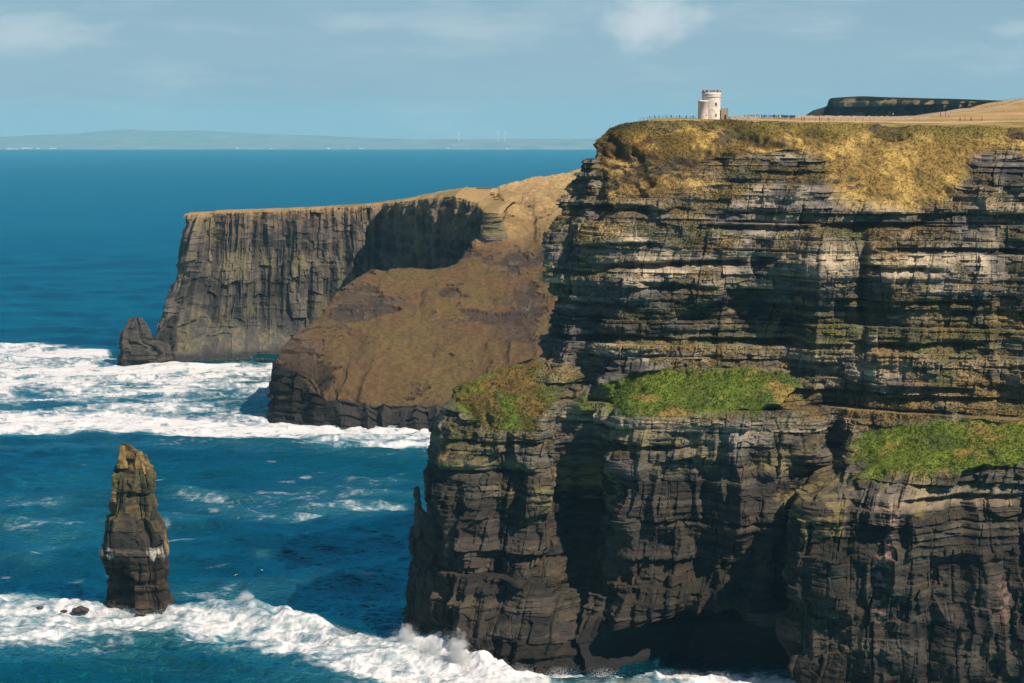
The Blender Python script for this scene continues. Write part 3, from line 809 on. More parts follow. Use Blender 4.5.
def build_sea():
    k = DETAIL
    pyl = np.concatenate([np.linspace(143.2, 150, 24, endpoint=False), np.linspace(150, 330, int(230 * k), endpoint=False),
                          np.linspace(330, 684, int(620 * k), endpoint=False), np.linspace(684, 1300, 40)])
    pxl = np.concatenate([np.linspace(-900, -30, 50, endpoint=False), np.linspace(-30, 830, int(1250 * k), endpoint=False), np.linspace(830, 2000, 60)])
    D = np.array([water_D(v) for v in pyl])
    dist = D * CP + CAM_H * SP
    Y = np.repeat(D[:, None], len(pxl), 1)
    X = (pxl[None, :] - 512) / F * dist[:, None]
    px = np.repeat(pxl[None], len(pyl), 0); py = np.repeat(pyl[:, None], len(pxl), 1)
    sp = np.gradient(D)[:, None] * -1.0; sp = np.abs(sp) + 0 * X      # row spacing in metres
    def lim(wl): return sstep(.5, .25, sp / wl)
    X = X.astype(np.float32); Y = Y.astype(np.float32); px = px.astype(np.float32); py = py.astype(np.float32)
    Z = np.zeros_like(X)
    wx = X + 14 * fb2(X / 90, Y / 90, 2, 601); wy = Y + 14 * fb2(X / 90, Y / 90, 2, 602)
    for wl, ang, a, sd_ in ((95, 80, 1.0, 1), (62, 104, .7, 2), (38, 66, .62, 3), (21, 95, .42, 4), (13, 60, .26, 5), (9, 118, .13, 6)):
        kx, ky = math.cos(math.radians(ang)), math.sin(math.radians(ang))
        ph = (wx * kx + wy * ky) / wl * 2 * PI + 5 * vn2(X / (wl * 2.5), Y / (wl * 2.5), 610 + sd_)
        env = .45 + 1.1 * vn2(X / (wl * 3), Y / (wl * 3), 620 + sd_)
        s_ = np.sin(ph)
        Z += a * env * (s_ + .35 * np.cos(2 * ph + PI)) * lim(wl)
    Z += 2.1 * fb2(X / 18, Y / 9, 4, 631) * lim(10) + 1.2 * fb2(X / 4.5, Y / 2.6, 3, 632) * lim(3)
    # a swell humping up between the stack and the cliff
    sw = np.exp(-((px - 300) / 90.0) ** 2)
    Z += 3.4 * sw * np.sin((py - 528 + .10 * (px - 300)) / 46.0 * 2 * PI) * sstep(500, 520, py) * sstep(605, 575, py)
    # ---------------- foam
    n1 = fb2(X / 26, Y / 26, 4, 641); wrp = 9 * fb2(X / 22, Y / 22, 3, 642)
    Xs = X / 1.9
    lace = 1 - np.abs(fb2((Xs + wrp) / 10, (Y + wrp * 1.3) / 10, 4, 643)) * 2.6
    lace2 = 1 - np.abs(fb2((Xs + wrp) / 3.6, (Y - wrp) / 3.6, 3, 644)) * 2.4
    streak = 1 - np.abs(fb2((X + 1.2 * wrp) / 34, (Y + wrp) / 13, 4, 645)) * 2.8
    pat = np.clip(.5 * lace + .25 * lace2 + .25 * streak, 0, 1)
    wob = 6 * n1
    A = band(px, py + wob, [-200, 0, 60, 100, 122, 150, 272, 276, 300], [346, 346, 342, 350, 364, 364, 361, 380, 420], [436, 434, 431, 430, 430, 429, 432, 432, 432], 4, 4)
    den = A * (1.0 + .32 * n1)
    den -= A * np.clip(blobs(px, py + wob, [(60, 407, 60, 5, .75), (150, 398, 60, 7, .35), (235, 405, 46, 14, .62), (20, 392, 40, 5, .45), (120, 384, 30, 4, .3), (250, 380, 30, 5, .5), (185, 415, 40, 3, .5)]), 0, 1)
    den += blobs(px, py + .5 * wob, [(70, 352, 70, 5, .4), (100, 372, 60, 6, .5), (160, 392, 40, 5, .4), (80, 421, 90, 7, .7), (200, 432, 110, 4, .7), (230, 368, 50, 4, .6), (170, 405, 12, 10, .4), (5, 385, 14, 7, .6)])
    den += band(px, py + .6 * wob, [180, 230, 300, 380, 440, 520], [428, 427, 427, 429, 430, 431], [436, 440, 442, 447, 446, 442], 2, 3) * .95
    den += .30 * band(px, py + wob, [200, 300, 450], [440, 442, 442], [448, 452, 456], 3, 4)
    # streaks in the middle of the bay
    den += blobs(px, py + wob, [(200, 497, 38, 6, .55), (225, 507, 44, 4, .52), (300, 512, 70, 5, .55), (375, 506, 55, 4, .68), (330, 517, 45, 3, .55), (390, 493, 45, 5, .50), (290, 500, 60, 6, .35), (380, 480, 40, 4, .3), (170, 520, 60, 5, .30),
                                 (40, 522, 46, 4, .55), (60, 547, 40, 4, .48), (30, 500, 46, 5, .42), (20, 560, 40, 5, .25), (55, 535, 50, 10, .2), (262, 555, 10, 3, .4), (340, 490, 70, 14, .22), (60, 500, 80, 40, .12),
                                 (290, 588, 90, 10, .22), (200, 592, 60, 8, .40)])
    # the surf round the stack and along the foot of the cliff
    ct_x = [-200, 0, 40, 85, 120, 180, 215, 246, 262, 300, 340, 380, 420, 470, 500, 530]
    ct_y = [602, 600, 602, 606, 604, 613, 612, 606, 612, 623, 634, 645, 646, 655, 668, 684]
    ct = np.interp(px, ct_x, ct_y)
    B = band(px, py + .35 * wob, [-200, 0, 60, 100, 180, 246, 320, 400, 470, 520, 560], [602, 600, 602, 606, 612, 606, 626, 645, 652, 672, 690], [640, 640, 636, 634, 634, 640, 660, 690, 690, 700, 710], 2.5, 9)
    den = np.maximum(den, B * (1.0 + .25 * n1))
    den += .55 * band(px, py + wob, [-100, 0, 100, 200, 300, 420], [640, 640, 638, 636, 650, 690], [664, 663, 662, 664, 676, 700], 8, 6) * (.75 + .8 * n1)
    den += .45 * band(px, py + wob, [0, 60, 200, 330], [664, 664, 668, 672], [670, 672, 676, 690], 5, 5) * .35
    den -= blobs(px, py, [(140, 648, 46, 9, .35), (260, 664, 60, 10, .30), (30, 676, 60, 9, .35)])
    den += .9 * sstep(5, 1, np.abs(py - np.interp(px, [470, 540, 600, 680, 790], [664, 675, 676, 679, 682])) + .4 * wob) * sstep(470, 500, px)
    den += .5 * sstep(478, 500, px) * sstep(668, 678, py) * (.7 + n1)
    # open-sea whitecaps
    wc = vn2(X / 45, Y / 120, 651) * .5 + .5 * vn2(X / 9, Y / 40, 652)
    far_ = sstep(345, 330, py) * sstep(165, 215, py)
    cap = sstep(.84, .95, wc) * far_ * .32
    cap2 = sstep(.76, .92, vn2(X / 9, Y / 5, 653) * .45 + .55 * vn2((X + wrp) / 22, (Y + wrp) / 13, 654)) * sstep(440, 455, py) * sstep(610, 590, py) * .55 * (.4 + .6 * np.clip(lace2, 0, 1))
    fine = fb2((X + wrp * .5) / 2.4, (Y - wrp * .5) / 2.4, 4, 646)
    tex = .50 * lace + .28 * lace2 + .32 * streak + .18 * fine          # bright filaments around 1, holes well below 0
    dn_ = np.clip(den, 0, 1.3)
    foam = np.clip((tex * .80 + dn_ * 1.30 - .95) * .98, 0, 1) * sstep(.06, .25, den)
    foam = foam * (.90 + .22 * fine + .16 * (lace2 - .4))
    foam = np.clip(np.maximum(foam, np.maximum(cap, cap2)), 0, 1)
    milky = np.clip(den * .9, 0, 1)
    # breaker: the crest stands up, foam is lumpy
    e = (py - ct)
    amp = np.interp(px, [-200, 0, 60, 180, 225, 246, 270, 330, 400, 440, 480, 520], [.6, .8, 1.0, 1.3, 2.8, 4.6, 3.0, 2.8, 3.6, 6.0, 6.5, .5])
    amp = amp * (.65 + .7 * vn2(X / 5, Y / 12, 661))
    Z += amp * np.where(e < 0, np.exp(-(e / 4.0) ** 2), np.exp(-(e / 16.0) ** 2)) * sstep(540, 500, px)
    lump = fb2(X / 4.5, Y / 4.5, 4, 662)
    Z += foam * sstep(.3, .9, den) * (.85 * lump + .40 * fb2(X / 1.5, Y / 1.5, 2, 663)) * lim(6)
    Z += .9 * sstep(.6, 1, den) * A * sstep(-.1, .3, fb2(X / 40, Y / 14, 3, 664)) * lim(14)
    # ---------------- water colour
    deep = C(.0003, .014, .034); blue = C(.0003, .021, .046); teal = C(.0004, .034, .044); green = C(.006, .085, .078)
    g = fb2(X / 130, Y / 260, 3, 671)
    col = mix(blue, teal, sstep(-.35, .35, g + .5 * blobs(px, py, [(100, 500, 130, 70, 1.0), (330, 460, 130, 26, 1.2), (60, 650, 200, 50, 1.0), (330, 570, 90, 40, -1.6), (100, 320, 120, 40, .5), (100, 225, 400, 40, -.3)])))
    col = mix(col, deep, .65 * sstep(.0, .4, fb2(X / 300, Y / 900, 3, 672)) * sstep(340, 260, py))
    col = mix(col, green, np.clip(milky * .85, 0, .9) * sstep(360, 420, py))
    col = mix(col, C(.07, .22, .26), np.clip(den * .75, 0, .85))
    gr = fb2(X / 150, Y / 55, 3, 673) + .7 * fb2(X / 40, Y / 18, 3, 674) + .8 * fb2(X / 13, Y / 7, 3, 675) * lim(8)  # wind streaks, with light and dark of the waves painted into the colour
    col = col * (1 + .55 * gr * sstep(.4, .1, den))[..., None]
    o = raw_mesh('sea', np.stack([X, Y, Z], -1), grid_faces(len(pyl), len(pxl), flip=False), SEA, smooth=True, attrs={'col': col, 'foam': foam})
    tag(o, kind='structure')

def sea_mat():
    m, nt, b = new_mat('sea_water_and_foam')
    N = nt.nodes; L = nt.links
    ac = N.new('ShaderNodeAttribute'); ac.attribute_name = 'col'
    af = N.new('ShaderNodeAttribute'); af.attribute_name = 'foam'
    geo = N.new('ShaderNodeNewGeometry')
    def noise(scale, det, vec):
        q = N.new('ShaderNodeTexNoise'); q.inputs['Scale'].default_value = scale; q.inputs['Detail'].default_value = det
        L.new(vec, q.inputs['Vector']); return q
    mp = N.new('ShaderNodeMapping'); mp.inputs['Scale'].default_value = (.7, 1.25, 1)
    L.new(geo.outputs['Position'], mp.inputs['Vector'])
    a = noise(.10, 6, mp.outputs['Vector']); c = noise(.55, 5, mp.outputs['Vector'])
    bp = N.new('ShaderNodeBump'); bp.inputs['Distance'].default_value = 4.5; bp.inputs['Strength'].default_value = 1.0
    bp2 = N.new('ShaderNodeBump'); bp2.inputs['Distance'].default_value = 1.3; bp2.inputs['Strength'].default_value = 1.0
    L.new(a.outputs['Fac'], bp.inputs['Height']); L.new(c.outputs['Fac'], bp2.inputs['Height'])
    L.new(bp.outputs['Normal'], bp2.inputs['Normal'])
    sm = N.new('ShaderNodeMapRange'); sm.inputs['To Min'].default_value = 1.0; sm.inputs['To Max'].default_value = .3
    L.new(af.outputs['Fac'], sm.inputs['Value'])
    for q in (bp, bp2): L.new(sm.outputs['Result'], q.inputs['Strength'])
    # broken edges of the foam
    f2 = noise(.9, 5, geo.outputs['Position'])
    ad = N.new('ShaderNodeMath'); ad.operation = 'MULTIPLY_ADD'
    L.new(f2.outputs['Fac'], ad.inputs[0]); ad.inputs[1].default_value = .28; L.new(af.outputs['Fac'], ad.inputs[2])
    mr = N.new('ShaderNodeMapRange')
    mr.inputs['From Min'].default_value = .18; mr.inputs['From Max'].default_value = .98
    L.new(ad.outputs[0], mr.inputs['Value'])
    mx = N.new('ShaderNodeMix'); mx.data_type = 'RGBA'
    L.new(mr.outputs['Result'], mx.inputs['Factor']); L.new(ac.outputs['Color'], mx.inputs['A'])
    mx.inputs['B'].default_value = (.56, .555, .57, 1)
    L.new(mx.outputs['Result'], b.inputs['Base Color'])
    r = N.new('ShaderNodeMapRange'); r.inputs['To Min'].default_value = .22; r.inputs['To Max'].default_value = .9
    L.new(mr.outputs['Result'], r.inputs['Value']); L.new(r.outputs['Result'], b.inputs['Roughness'])
    b.inputs['IOR'].default_value = 1.33
    b.inputs['Specular IOR Level'].default_value = 0.0
    # the sky mirrored in a rough sea: the many small wave faces never let it reach a full mirror
    gl = N.new('ShaderNodeBsdfGlossy'); gl.inputs['Roughness'].default_value = .22
    fr = N.new('ShaderNodeFresnel'); fr.inputs['IOR'].default_value = 1.33
    for q in (gl, fr): L.new(bp2.outputs['Normal'], q.inputs['Normal'])
    gl.inputs['Color'].default_value = (.02, .63, .80, 1)
    mn = N.new('ShaderNodeMath'); mn.operation = 'MULTIPLY'; mn.inputs[1].default_value = .68; L.new(fr.outputs[0], mn.inputs[0])
    iv = N.new('ShaderNodeMath'); iv.operation = 'SUBTRACT'; iv.inputs[0].default_value = 1.0; L.new(mr.outputs['Result'], iv.inputs[1])
    mu = N.new('ShaderNodeMath'); mu.operation = 'MULTIPLY'; L.new(mn.outputs[0], mu.inputs[0]); L.new(iv.outputs[0], mu.inputs[1])
    ms = N.new('ShaderNodeMixShader'); L.new(mu.outputs[0], ms.inputs[0]); L.new(b.outputs[0], ms.inputs[1]); L.new(gl.outputs[0], ms.inputs[2])
    L.new(ms.outputs[0], N['Material Output'].inputs['Surface'])
    L.new(bp2.outputs['Normal'], b.inputs['Normal'])
    return m
SEA = sea_mat()
build_sea()

# ------------------------------------------------------------------ free-standing rocks
def ring_rock(name, base, prof, label, cat, seed, mat, colf, nr=260, na=260, depth=1.0, e=.75, group=None):
    """prof: rows of (z, left x, right x, centre y offset, half depth); a closed rock grown round those widths"""
    prof = np.array(prof, float)
    nr = int(nr * max(DETAIL, .6)); na = int(na * max(DETAIL, .6))
    zq = np.linspace(prof[0, 0], prof[-1, 0], nr)
    pr = np.stack([np.interp(zq, prof[:, 0], prof[:, c]) for c in range(1, 5)], -1)
    th = np.linspace(0, 2 * PI, na, endpoint=False)
    ct, st = np.cos(th)[None], np.sin(th)[None]
    sx = np.sign(ct) * np.abs(ct) ** e; sy = np.sign(st) * np.abs(st) ** e
    cx = (pr[:, :1] + pr[:, 1:2]) / 2; hx = (pr[:, 1:2] - pr[:, :1]) / 2
    X = cx + hx * sx; Y = pr[:, 2:3] + pr[:, 3:4] * sy * depth; Z = np.repeat(zq[:, None], na, 1)
    P = np.stack([X, Y, Z], -1)
    nx = np.repeat(ct / 1, nr, 0); ny = np.repeat(st, nr, 0)
    S = th[None] * (hx + pr[:, 3:4]).mean() / 2 + 0 * X
    d, col = colf(P, S, nx, ny)
    P[..., 0] += nx * d; P[..., 1] += ny * d
    apex = P[-1].mean(0, keepdims=True); 
    V = np.concatenate([P.reshape(-1, 3), apex], 0) - np.array([[0, 0, 0]])
    f = grid_faces(nr, na, wrap=True)
    top = (nr - 1) * na
    i = np.arange(na)
    tri = np.stack([top + i, top + (i + 1) % na, np.full(na, len(V) - 1), np.full(na, len(V) - 1)], -1)
    # split the cap as triangles in its own quads by adding a doubled apex
    V = np.concatenate([V, apex], 0); tri[:, 3] = len(V) - 1
    cc = np.concatenate([col.reshape(-1, 3), col[-1].mean(0, keepdims=True), col[-1].mean(0, keepdims=True)], 0)
    o = raw_mesh(name, V, np.concatenate([f, tri]), mat, attrs={'col': cc})
    o.location = base
    return tag(o, label, cat, group)

def stack_col(P, S, nx, ny):
    X, Y, Z = P[..., 0], P[..., 1], P[..., 2]
    B = Beds(-10, 80, .8, 4.0, 701, .5); ib = B.idx(Z + .04 * X); bl, ed = B.blocks(S + 1.5 * fb2(S / 6, Z / 6, 2, 702), ib, 5.0)
    upr = sstep(24, 34, Z)
    r1 = 1 - np.abs(vn2(S / 5.5 + .4 * fb2(S / 8, Z / 14, 2, 703), Z / 36, 704) * 2 - 1)
    r2 = 1 - np.abs(vn2(S / 2.2, Z / 12, 705) * 2 - 1)
    BJ = Beds(-10, 80, 5, 16, 715, .3); ij = BJ.idx(Z + 3 * fb2(S / 5, Z / 9, 2, 716)); bj, ej = BJ.blocks(S + 1.2 * fb2(S / 4, Z / 6, 2, 717), ij, 3.4)
    d = (bl - .5) * .9 + B.out[ib] * .2 + (r1 - .5) * (1.2 + 2.6 * upr) + (r2 - .5) * (.5 + .9 * upr) + (bj - .5) * (1.8 + 1.2 * upr) - .5 * sstep(.5, 0, ej)
    d += .7 * fb3(X / 9, Y / 9, Z / 9, 3, 706) + .5 * fb3(X / 2.5, Y / 2.5, Z / 2, 3, 707)
    d *= np.interp(Z, [0, 30, 58, 66], [1, 1, .75, .45])
    # left flank of the foot is cut back behind the right block; a waist under the pale band
    frontleft = sstep(.2, -.5, nx) * sstep(.1, -.4, ny)
    P[..., 1] += 8.5 * sstep(2.2, .4, X + .16 * Z + 1.0 * fb2(Z / 5, Z * 0, 2, 710)) * sstep(24.5, 15.0, Z + 1.5 * fb2(S / 2, S * 0, 2, 718)) * sstep(.25, -.25, ny)
    d -= .6 * np.exp(-((Z - 19) / 2.0) ** 2) + 0.8 * np.exp(-((Z - 8) / 1.6) ** 2)
    med = fb3(X / 5, Y / 5, Z / 4, 3, 708); fin = fb3(X / 1.3, Y / 1.3, Z / 1, 2, 709)
    v = .5 * bl + .4 * B.tone[ib] + .35 * med
    col = mix(C(.034, .030, .028), C(.150, .112, .078), sstep(.25, 1.0, v))
    och = sstep(-.25, .3, med + .4 * fin) * sstep(26, 44, Z)
    col = mix(col, C(.16, .118, .032), och * .75)
    col = mix(col, C(.29, .175, .045), sstep(.0, .4, fin + med) * sstep(50, 60, Z) * .85)
    col = mix(col, C(.10, .11, .03), sstep(.1, .4, -med + .5 * fin) * sstep(38, 50, Z) * .6)
    lo_ = 20.0 + 5.0 * vn2(S / 1.3, S * 0, 711)
    guano = sstep(27.5, 26, Z + .8 * fb2(S / 3, S * 0, 2, 713)) * sstep(lo_, lo_ + 1.5, Z) * sstep(.38, .62, vn2(S / 2.6, Z / 9, 712) * .7 + .3 * vn2(S / .8, Z / 2.5, 714))
    col = mix(col, C(.36, .33, .29), np.clip(guano * 1.1, 0, 1) * .8)
    col = col * mix(C(.62, .62, .62), C(1, 1, 1), guano)
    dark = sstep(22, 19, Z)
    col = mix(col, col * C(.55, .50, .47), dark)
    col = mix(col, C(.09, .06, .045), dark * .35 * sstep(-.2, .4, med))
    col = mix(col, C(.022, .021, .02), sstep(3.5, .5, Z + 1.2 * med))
    return d, col

sb = at(140, 606, 808)
m_ = 0.4065
prof = []
for yz, l, r in ((648, 74, 342), (625, 72, 340), (600, 72, 336), (575, 86, 322), (556, 88, 316), (530, 88, 317), (500, 90, 314), (450, 82, 318), (430, 81, 321), (405, 83, 321),
                 (380, 86, 313), (350, 88, 310), (318, 92, 296), (292, 96, 284), (284, 112, 280), (250, 124, 270), (215, 130, 264), (180, 134, 262), (150, 137, 257), (125, 145, 250), (100, 149, 240), (84, 150, 232), (70, 150, 212), (56, 151, 188), (46, 153, 176)):
    z = (612 - yz) / 3.417 * m_
    x0 = (80 + l / 3.417 - 140) * m_; x1 = (80 + r / 3.417 - 140) * m_
    c_ = (x0 + x1) / 2; x0 = c_ + (x0 - c_) * .93 + .5; x1 = c_ + (x1 - c_) * .93 - .8
    prof.append((z, x0, x1, .12 * (z - 30) * .3, max(2.0, (x1 - x0) * .48)))
prof = [(-7, prof[0][1] - 1, prof[0][2] + 1, prof[0][3], prof[0][4])] + prof
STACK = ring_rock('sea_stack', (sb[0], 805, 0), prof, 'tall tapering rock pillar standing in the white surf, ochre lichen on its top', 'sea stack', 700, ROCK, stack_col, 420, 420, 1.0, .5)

def spire_col(P, S, nx, ny):
    X, Y, Z = P[..., 0], P[..., 1], P[..., 2]
    d = .35 * fb3(X / 1.6, Y / 1.6, Z / 1.6, 3, 731) + .3 * (hash2(np.floor(Z / 1.5), np.floor(S / 1.6), 732) - .5)
    col = mix(C(.10, .075, .035), C(.27, .165, .05), vn3(X / 1.1, Y / 1.1, Z / 1.1, 733)); col = mix(col, C(.05, .045, .04), sstep(.6, .9, vn3(X / 2, Y / 2, Z / 2, 734)))
    return d, col
for zx, zt, zb, w_ in ((222, 66, 130, 2.0), (139, 143, 225, 1.5), (302, 344, 395, 1.6), (164, 46, 110, 1.7)):
    x_ = (80 + zx / 3.417 - 140) * m_; z1 = (612 - zt) / 3.417 * m_; z0 = (612 - zb) / 3.417 * m_
    sp_ = ring_rock('spire', (x_, -2.6 - .05 * (66 - z1), z0), [(-1.5, -w_ * 1.4, w_ * 1.4, 0, 1.6), (0, -w_ * 1.2, w_ * 1.2, 0, 1.5), ((z1 - z0) * .7, -w_ * .8, w_ * .8, 0, 1.0), ((z1 - z0) * .92, -w_ * .7, w_ * .6, 0, .8), (z1 - z0, -w_ * .35, w_ * .3, 0, .4)], None, None, 730, ROCK, spire_col, 60, 50)
    sp_.parent = STACK

def far_stack_col(P, S, nx, ny):
    X, Y, Z = P[..., 0], P[..., 1], P[..., 2]
    r1 = 1 - np.abs(vn2(S / 6, Z / 40, 741) * 2 - 1)
    d = (r1 - .5) * 3.5 + 1.5 * fb3(X / 8, Y / 8, Z / 8, 3, 742) + .6 * fb3(X / 2.5, Y / 2.5, Z / 2.5, 2, 743)
    d += 3.2 * (hash2(np.floor(Z / 7 + .5 * fb2(S / 6, Z / 6, 2, 748)), np.floor(S / 4.5), 747) - .5)
    d *= np.interp(Z, [0, 20, 40], [1, .9, .55])
    B = Beds(-10, 60, 2, 5, 744); ib = B.idx(Z); bl, ed = B.blocks(S, ib, 5); d += (bl - .5) * 1.4
    col = mix(C(.026, .024, .023), C(.075, .062, .05), sstep(.2, 1, .6 * bl + .5 * r1 + .3 * fb3(X / 5, Y / 5, Z / 5, 2, 745)))
    col = mix(col, C(.02, .02, .02), sstep(6, 1, Z))
    return d, col
fb_ = Wp(142, 365.5); ms = fb_[1] / F
def px_prof(rows, cx, y0, m, dep):
    out = []
    for y, l, r in rows:
        z = (y0 - y) * m
        out.append((z, (l - cx) * m, (r - cx) * m, 0, max(1.0, min(dep, (r - l) * m * .5))))
    return [(-6, out[0][1], out[0][2], 0, out[0][4])] + out
ring_rock('rock_stack', (fb_[0], fb_[1] + 8, 0), px_prof([(366, 119, 168), (358, 119.5, 168), (350, 120, 167), (346, 120.5, 165), (342, 121, 150), (334, 122, 147.5), (327, 125, 144), (323, 127.5, 141.5), (319.5, 130, 139), (318.5, 131, 138)], 142, 366, ms, 14),
          'small dark pointed rock stack at the foot of the far cliff', 'sea stack', 740, FARROCK, far_stack_col, 130, 160, 1.0, .5)
pb = Wp(156, 364)
ring_rock('rock_stack', (pb[0], pb[1] + 22, 0), px_prof([(366, 148, 172), (352, 150, 172), (345, 151, 172), (338, 153, 172), (331, 159, 172), (325, 163, 173), (319, 168, 175)], 156, 366, ms, 14),
          'dark rock buttress between the pointed stack and the far cliff', 'sea stack', 746, FARROCK, far_stack_col, 120, 140, 1.0, .5)

pn = at(417.5, 500, 772)
def pin_col(P, S, nx, ny):
    X, Y, Z = P[..., 0], P[..., 1], P[..., 2]
    wide = sstep(-6, -14, Z)
    d = wide * (2.6 * fb3(X / 7, Y / 7, Z / 6, 3, 754) + 2.2 * (hash2(np.floor(Z / 5 + .6 * fb2(S / 3, Z / 5, 2, 755)), np.floor(S / 2.6), 756) - .5)) + .5 * fb3(X / 2, Y / 2, Z / 2, 3, 751) + .35 * (hash2(np.floor(Z / 1.3), np.floor(S / 2.2), 752) - .5)
    col = mix(C(.03, .027, .025), C(.13, .10, .072), vn3(X / 1.5, Y / 1.5, Z / 1.5, 753)); col = mix(col, col * .6, wide)
    return d, col
ring_rock('rock_pinnacle', (pn[0], pn[1], pn[2]), [(-60, -6.5, 9, 0, 5), (-30, -3.4, 9, 0, 4.5), (-16, -2.0, 8, 0, 4), (-8, -1.5, 7.0, 0, 3.2), (-5, -1.4, 3.4, 0, 2.0), (-3, -1.3, 1.7, 0, 1.5), (0, -1.2, 1.2, 0, 1.3), (2.6, -1.6, 1.0, 0, 1.3), (4.6, -1.5, .9, 0, 1.1), (5.4, -.9, .5, 0, .6)],
          'thin dark rock finger standing on the left edge of the main cliff', 'rock pinnacle', 750, ROCK, pin_col, 160, 90)

# boulders in the surf
def boulder_mesh(seed, flat):
    r = np.random.default_rng(seed)
    n, m = 14, 18
    th = np.linspace(0, PI, n)[:, None]; ph = np.linspace(0, 2 * PI, m, endpoint=False)[None]
    x = np.sin(th) * np.cos(ph); y = np.sin(th) * np.sin(ph); z = np.cos(th) + 0 * ph
    k = 1 + .55 * fb3(x * 1.3 + seed, y * 1.3, z * 1.3, 3, seed)
    V = np.stack([x * k, y * k, z * k * flat], -1)
    col = mix(C(.03, .028, .026), C(.10, .085, .07), sstep(-.3, .5, fb3(x * 3, y * 3, z * 3, 2, seed + 1)) * sstep(-.2, .6, z * k))
    me = raw_mesh('boulder', V, grid_faces(n, m, wrap=True), ROCK, attrs={'col': col})
    return me
def put_boulder(px, py, wpx, flat, label, seed, group=None, rz=0.0):
    o = boulder_mesh(seed, flat)
    p = Wp(px, py); o.location = (p[0], p[1], .2 + (.9 if py > 500 else 0))
    s = wpx * p[1] / F * .5
    o.scale = (s, s * .8, s); o.rotation_euler = (0, 0, rz)
    tag(o, label, 'boulder', group)
put_boulder(81, 613, 16, .45, 'largest low dark boulder in the foam left of the tall stack', 801)
put_boulder(40, 611, 9, .45, 'small dark boulder in the foam, farthest left of the tall stack', 803)
put_boulder(64, 614, 7, .5, 'small dark boulder just left of the largest one beside the tall stack', 804)
put_boulder(194, 616, 13, .35, 'flat dark boulder washed by foam right of the tall stack', 802)
put_boulder(140, 618, 10, .6, 'dark boulder at the front foot of the tall stack', 806)
put_boulder(266, 412, 7, .6, 'dark boulder in the surf at the left end of the brown promontory', 807)
put_boulder(262, 408, 4, .6, 'tiny dark boulder off the left end of the brown promontory', 808)
rb = random.Random(4)
for i in range(16):
    put_boulder(205 + i * 4.6 + rb.uniform(-2, 2), 359.5 + rb.uniform(-1.2, 1.4), rb.uniform(2.5, 5.5), .6, 'dark boulder washed by surf along the foot of the far cliff', 820 + i, 'boulders along the foot of the far cliff')

# ------------------------------------------------------------------ spray thrown up where the swell meets the rock
SPRAY = simple_mat('white_spray', (.50, .50, .51), .9, .05, 2.0, .1)
def droplets(name, n, fn, seed):
    r = np.random.default_rng(seed)
    c = np.array([fn(r) for _ in range(n)])
    sz = c[:, 3:4] * r.uniform(.5, 1.2, (n, 1))
    base = np.array([(1, 0, 0), (-1, 0, 0), (0, 1, 0), (0, -1, 0), (0, 0, 1), (0, 0, -1)], float)
    rot = r.uniform(-.5, .5, (n, 6, 3))
    V = c[:, None, :3] + (base[None] + rot) * sz[:, None]
    tr = np.array([(0, 2, 4), (2, 1, 4), (1, 3, 4), (3, 0, 4), (2, 0, 5), (1, 2, 5), (3, 1, 5), (0, 3, 5)])
    Fc = (np.arange(n)[:, None, None] * 6 + tr[None]).reshape(-1, 3)
    o = raw_mesh(name, V, Fc, SPRAY, smooth=True)
    return tag(o, kind='stuff')
def plume_cliff(r):
    t = r.choice(6, p=[.18, .2, .2, .17, .15, .1])
    cx, cy, w_, h_ = [(408, 648, 5, 10), (424, 655, 8, 8), (440, 661, 7, 12), (454, 666, 7, 14), (466, 670, 5, 9), (398, 644, 4, 6)][t]
    p = Wp(cx + r.normal(0, w_), cy + r.normal(0, 1.5))
    u = r.random() ** 1.9
    return (p[0] + r.normal(0, .6), p[1] + r.normal(0, .8), u * h_ * (.4 + .6 * math.exp(-r.normal(0, 1) ** 2)), .09 * (1 - .5 * u))
def plume_crest(r):
    x = r.choice([246, 300, 340, 375, 210, 270, 390], p=[.34, .14, .14, .12, .06, .12, .08]) + r.normal(0, 9)
    y = np.interp(x, [180, 215, 246, 262, 300, 340, 380, 420], [613, 612, 606, 612, 623, 634, 645, 648])
    p = Wp(x, y + r.normal(1, .9)); u = r.random() ** 2
    pk = 2.5 + 4.0 * math.exp(-((x - 246) / 9) ** 2)
    return (p[0], p[1], 1.0 + u * pk, .12 * (1 - .5 * u))
def plume_foot(r):
    x = r.choice([497, 520, 560, 605, 660, 686, 720, 760]) + r.normal(0, 7)
    y = np.interp(x, [470, 540, 600, 680, 790], [667, 675, 677, 680, 683])
    p = Wp(x, y + r.normal(0, .8)); u = r.random() ** 2
    return (p[0], p[1], u * 3.5, .11 * (1 - .5 * u))
def plume_stack(r):
    x = r.choice([100, 122, 138, 160, 175]) + r.normal(0, 6)
    p = Wp(x, 614 + r.normal(0, 2)); u = r.random() ** 2
    return (p[0], p[1], u * 3.0, .11 * (1 - .5 * u))
droplets('sea_spray', 22000, plume_cliff, 901)
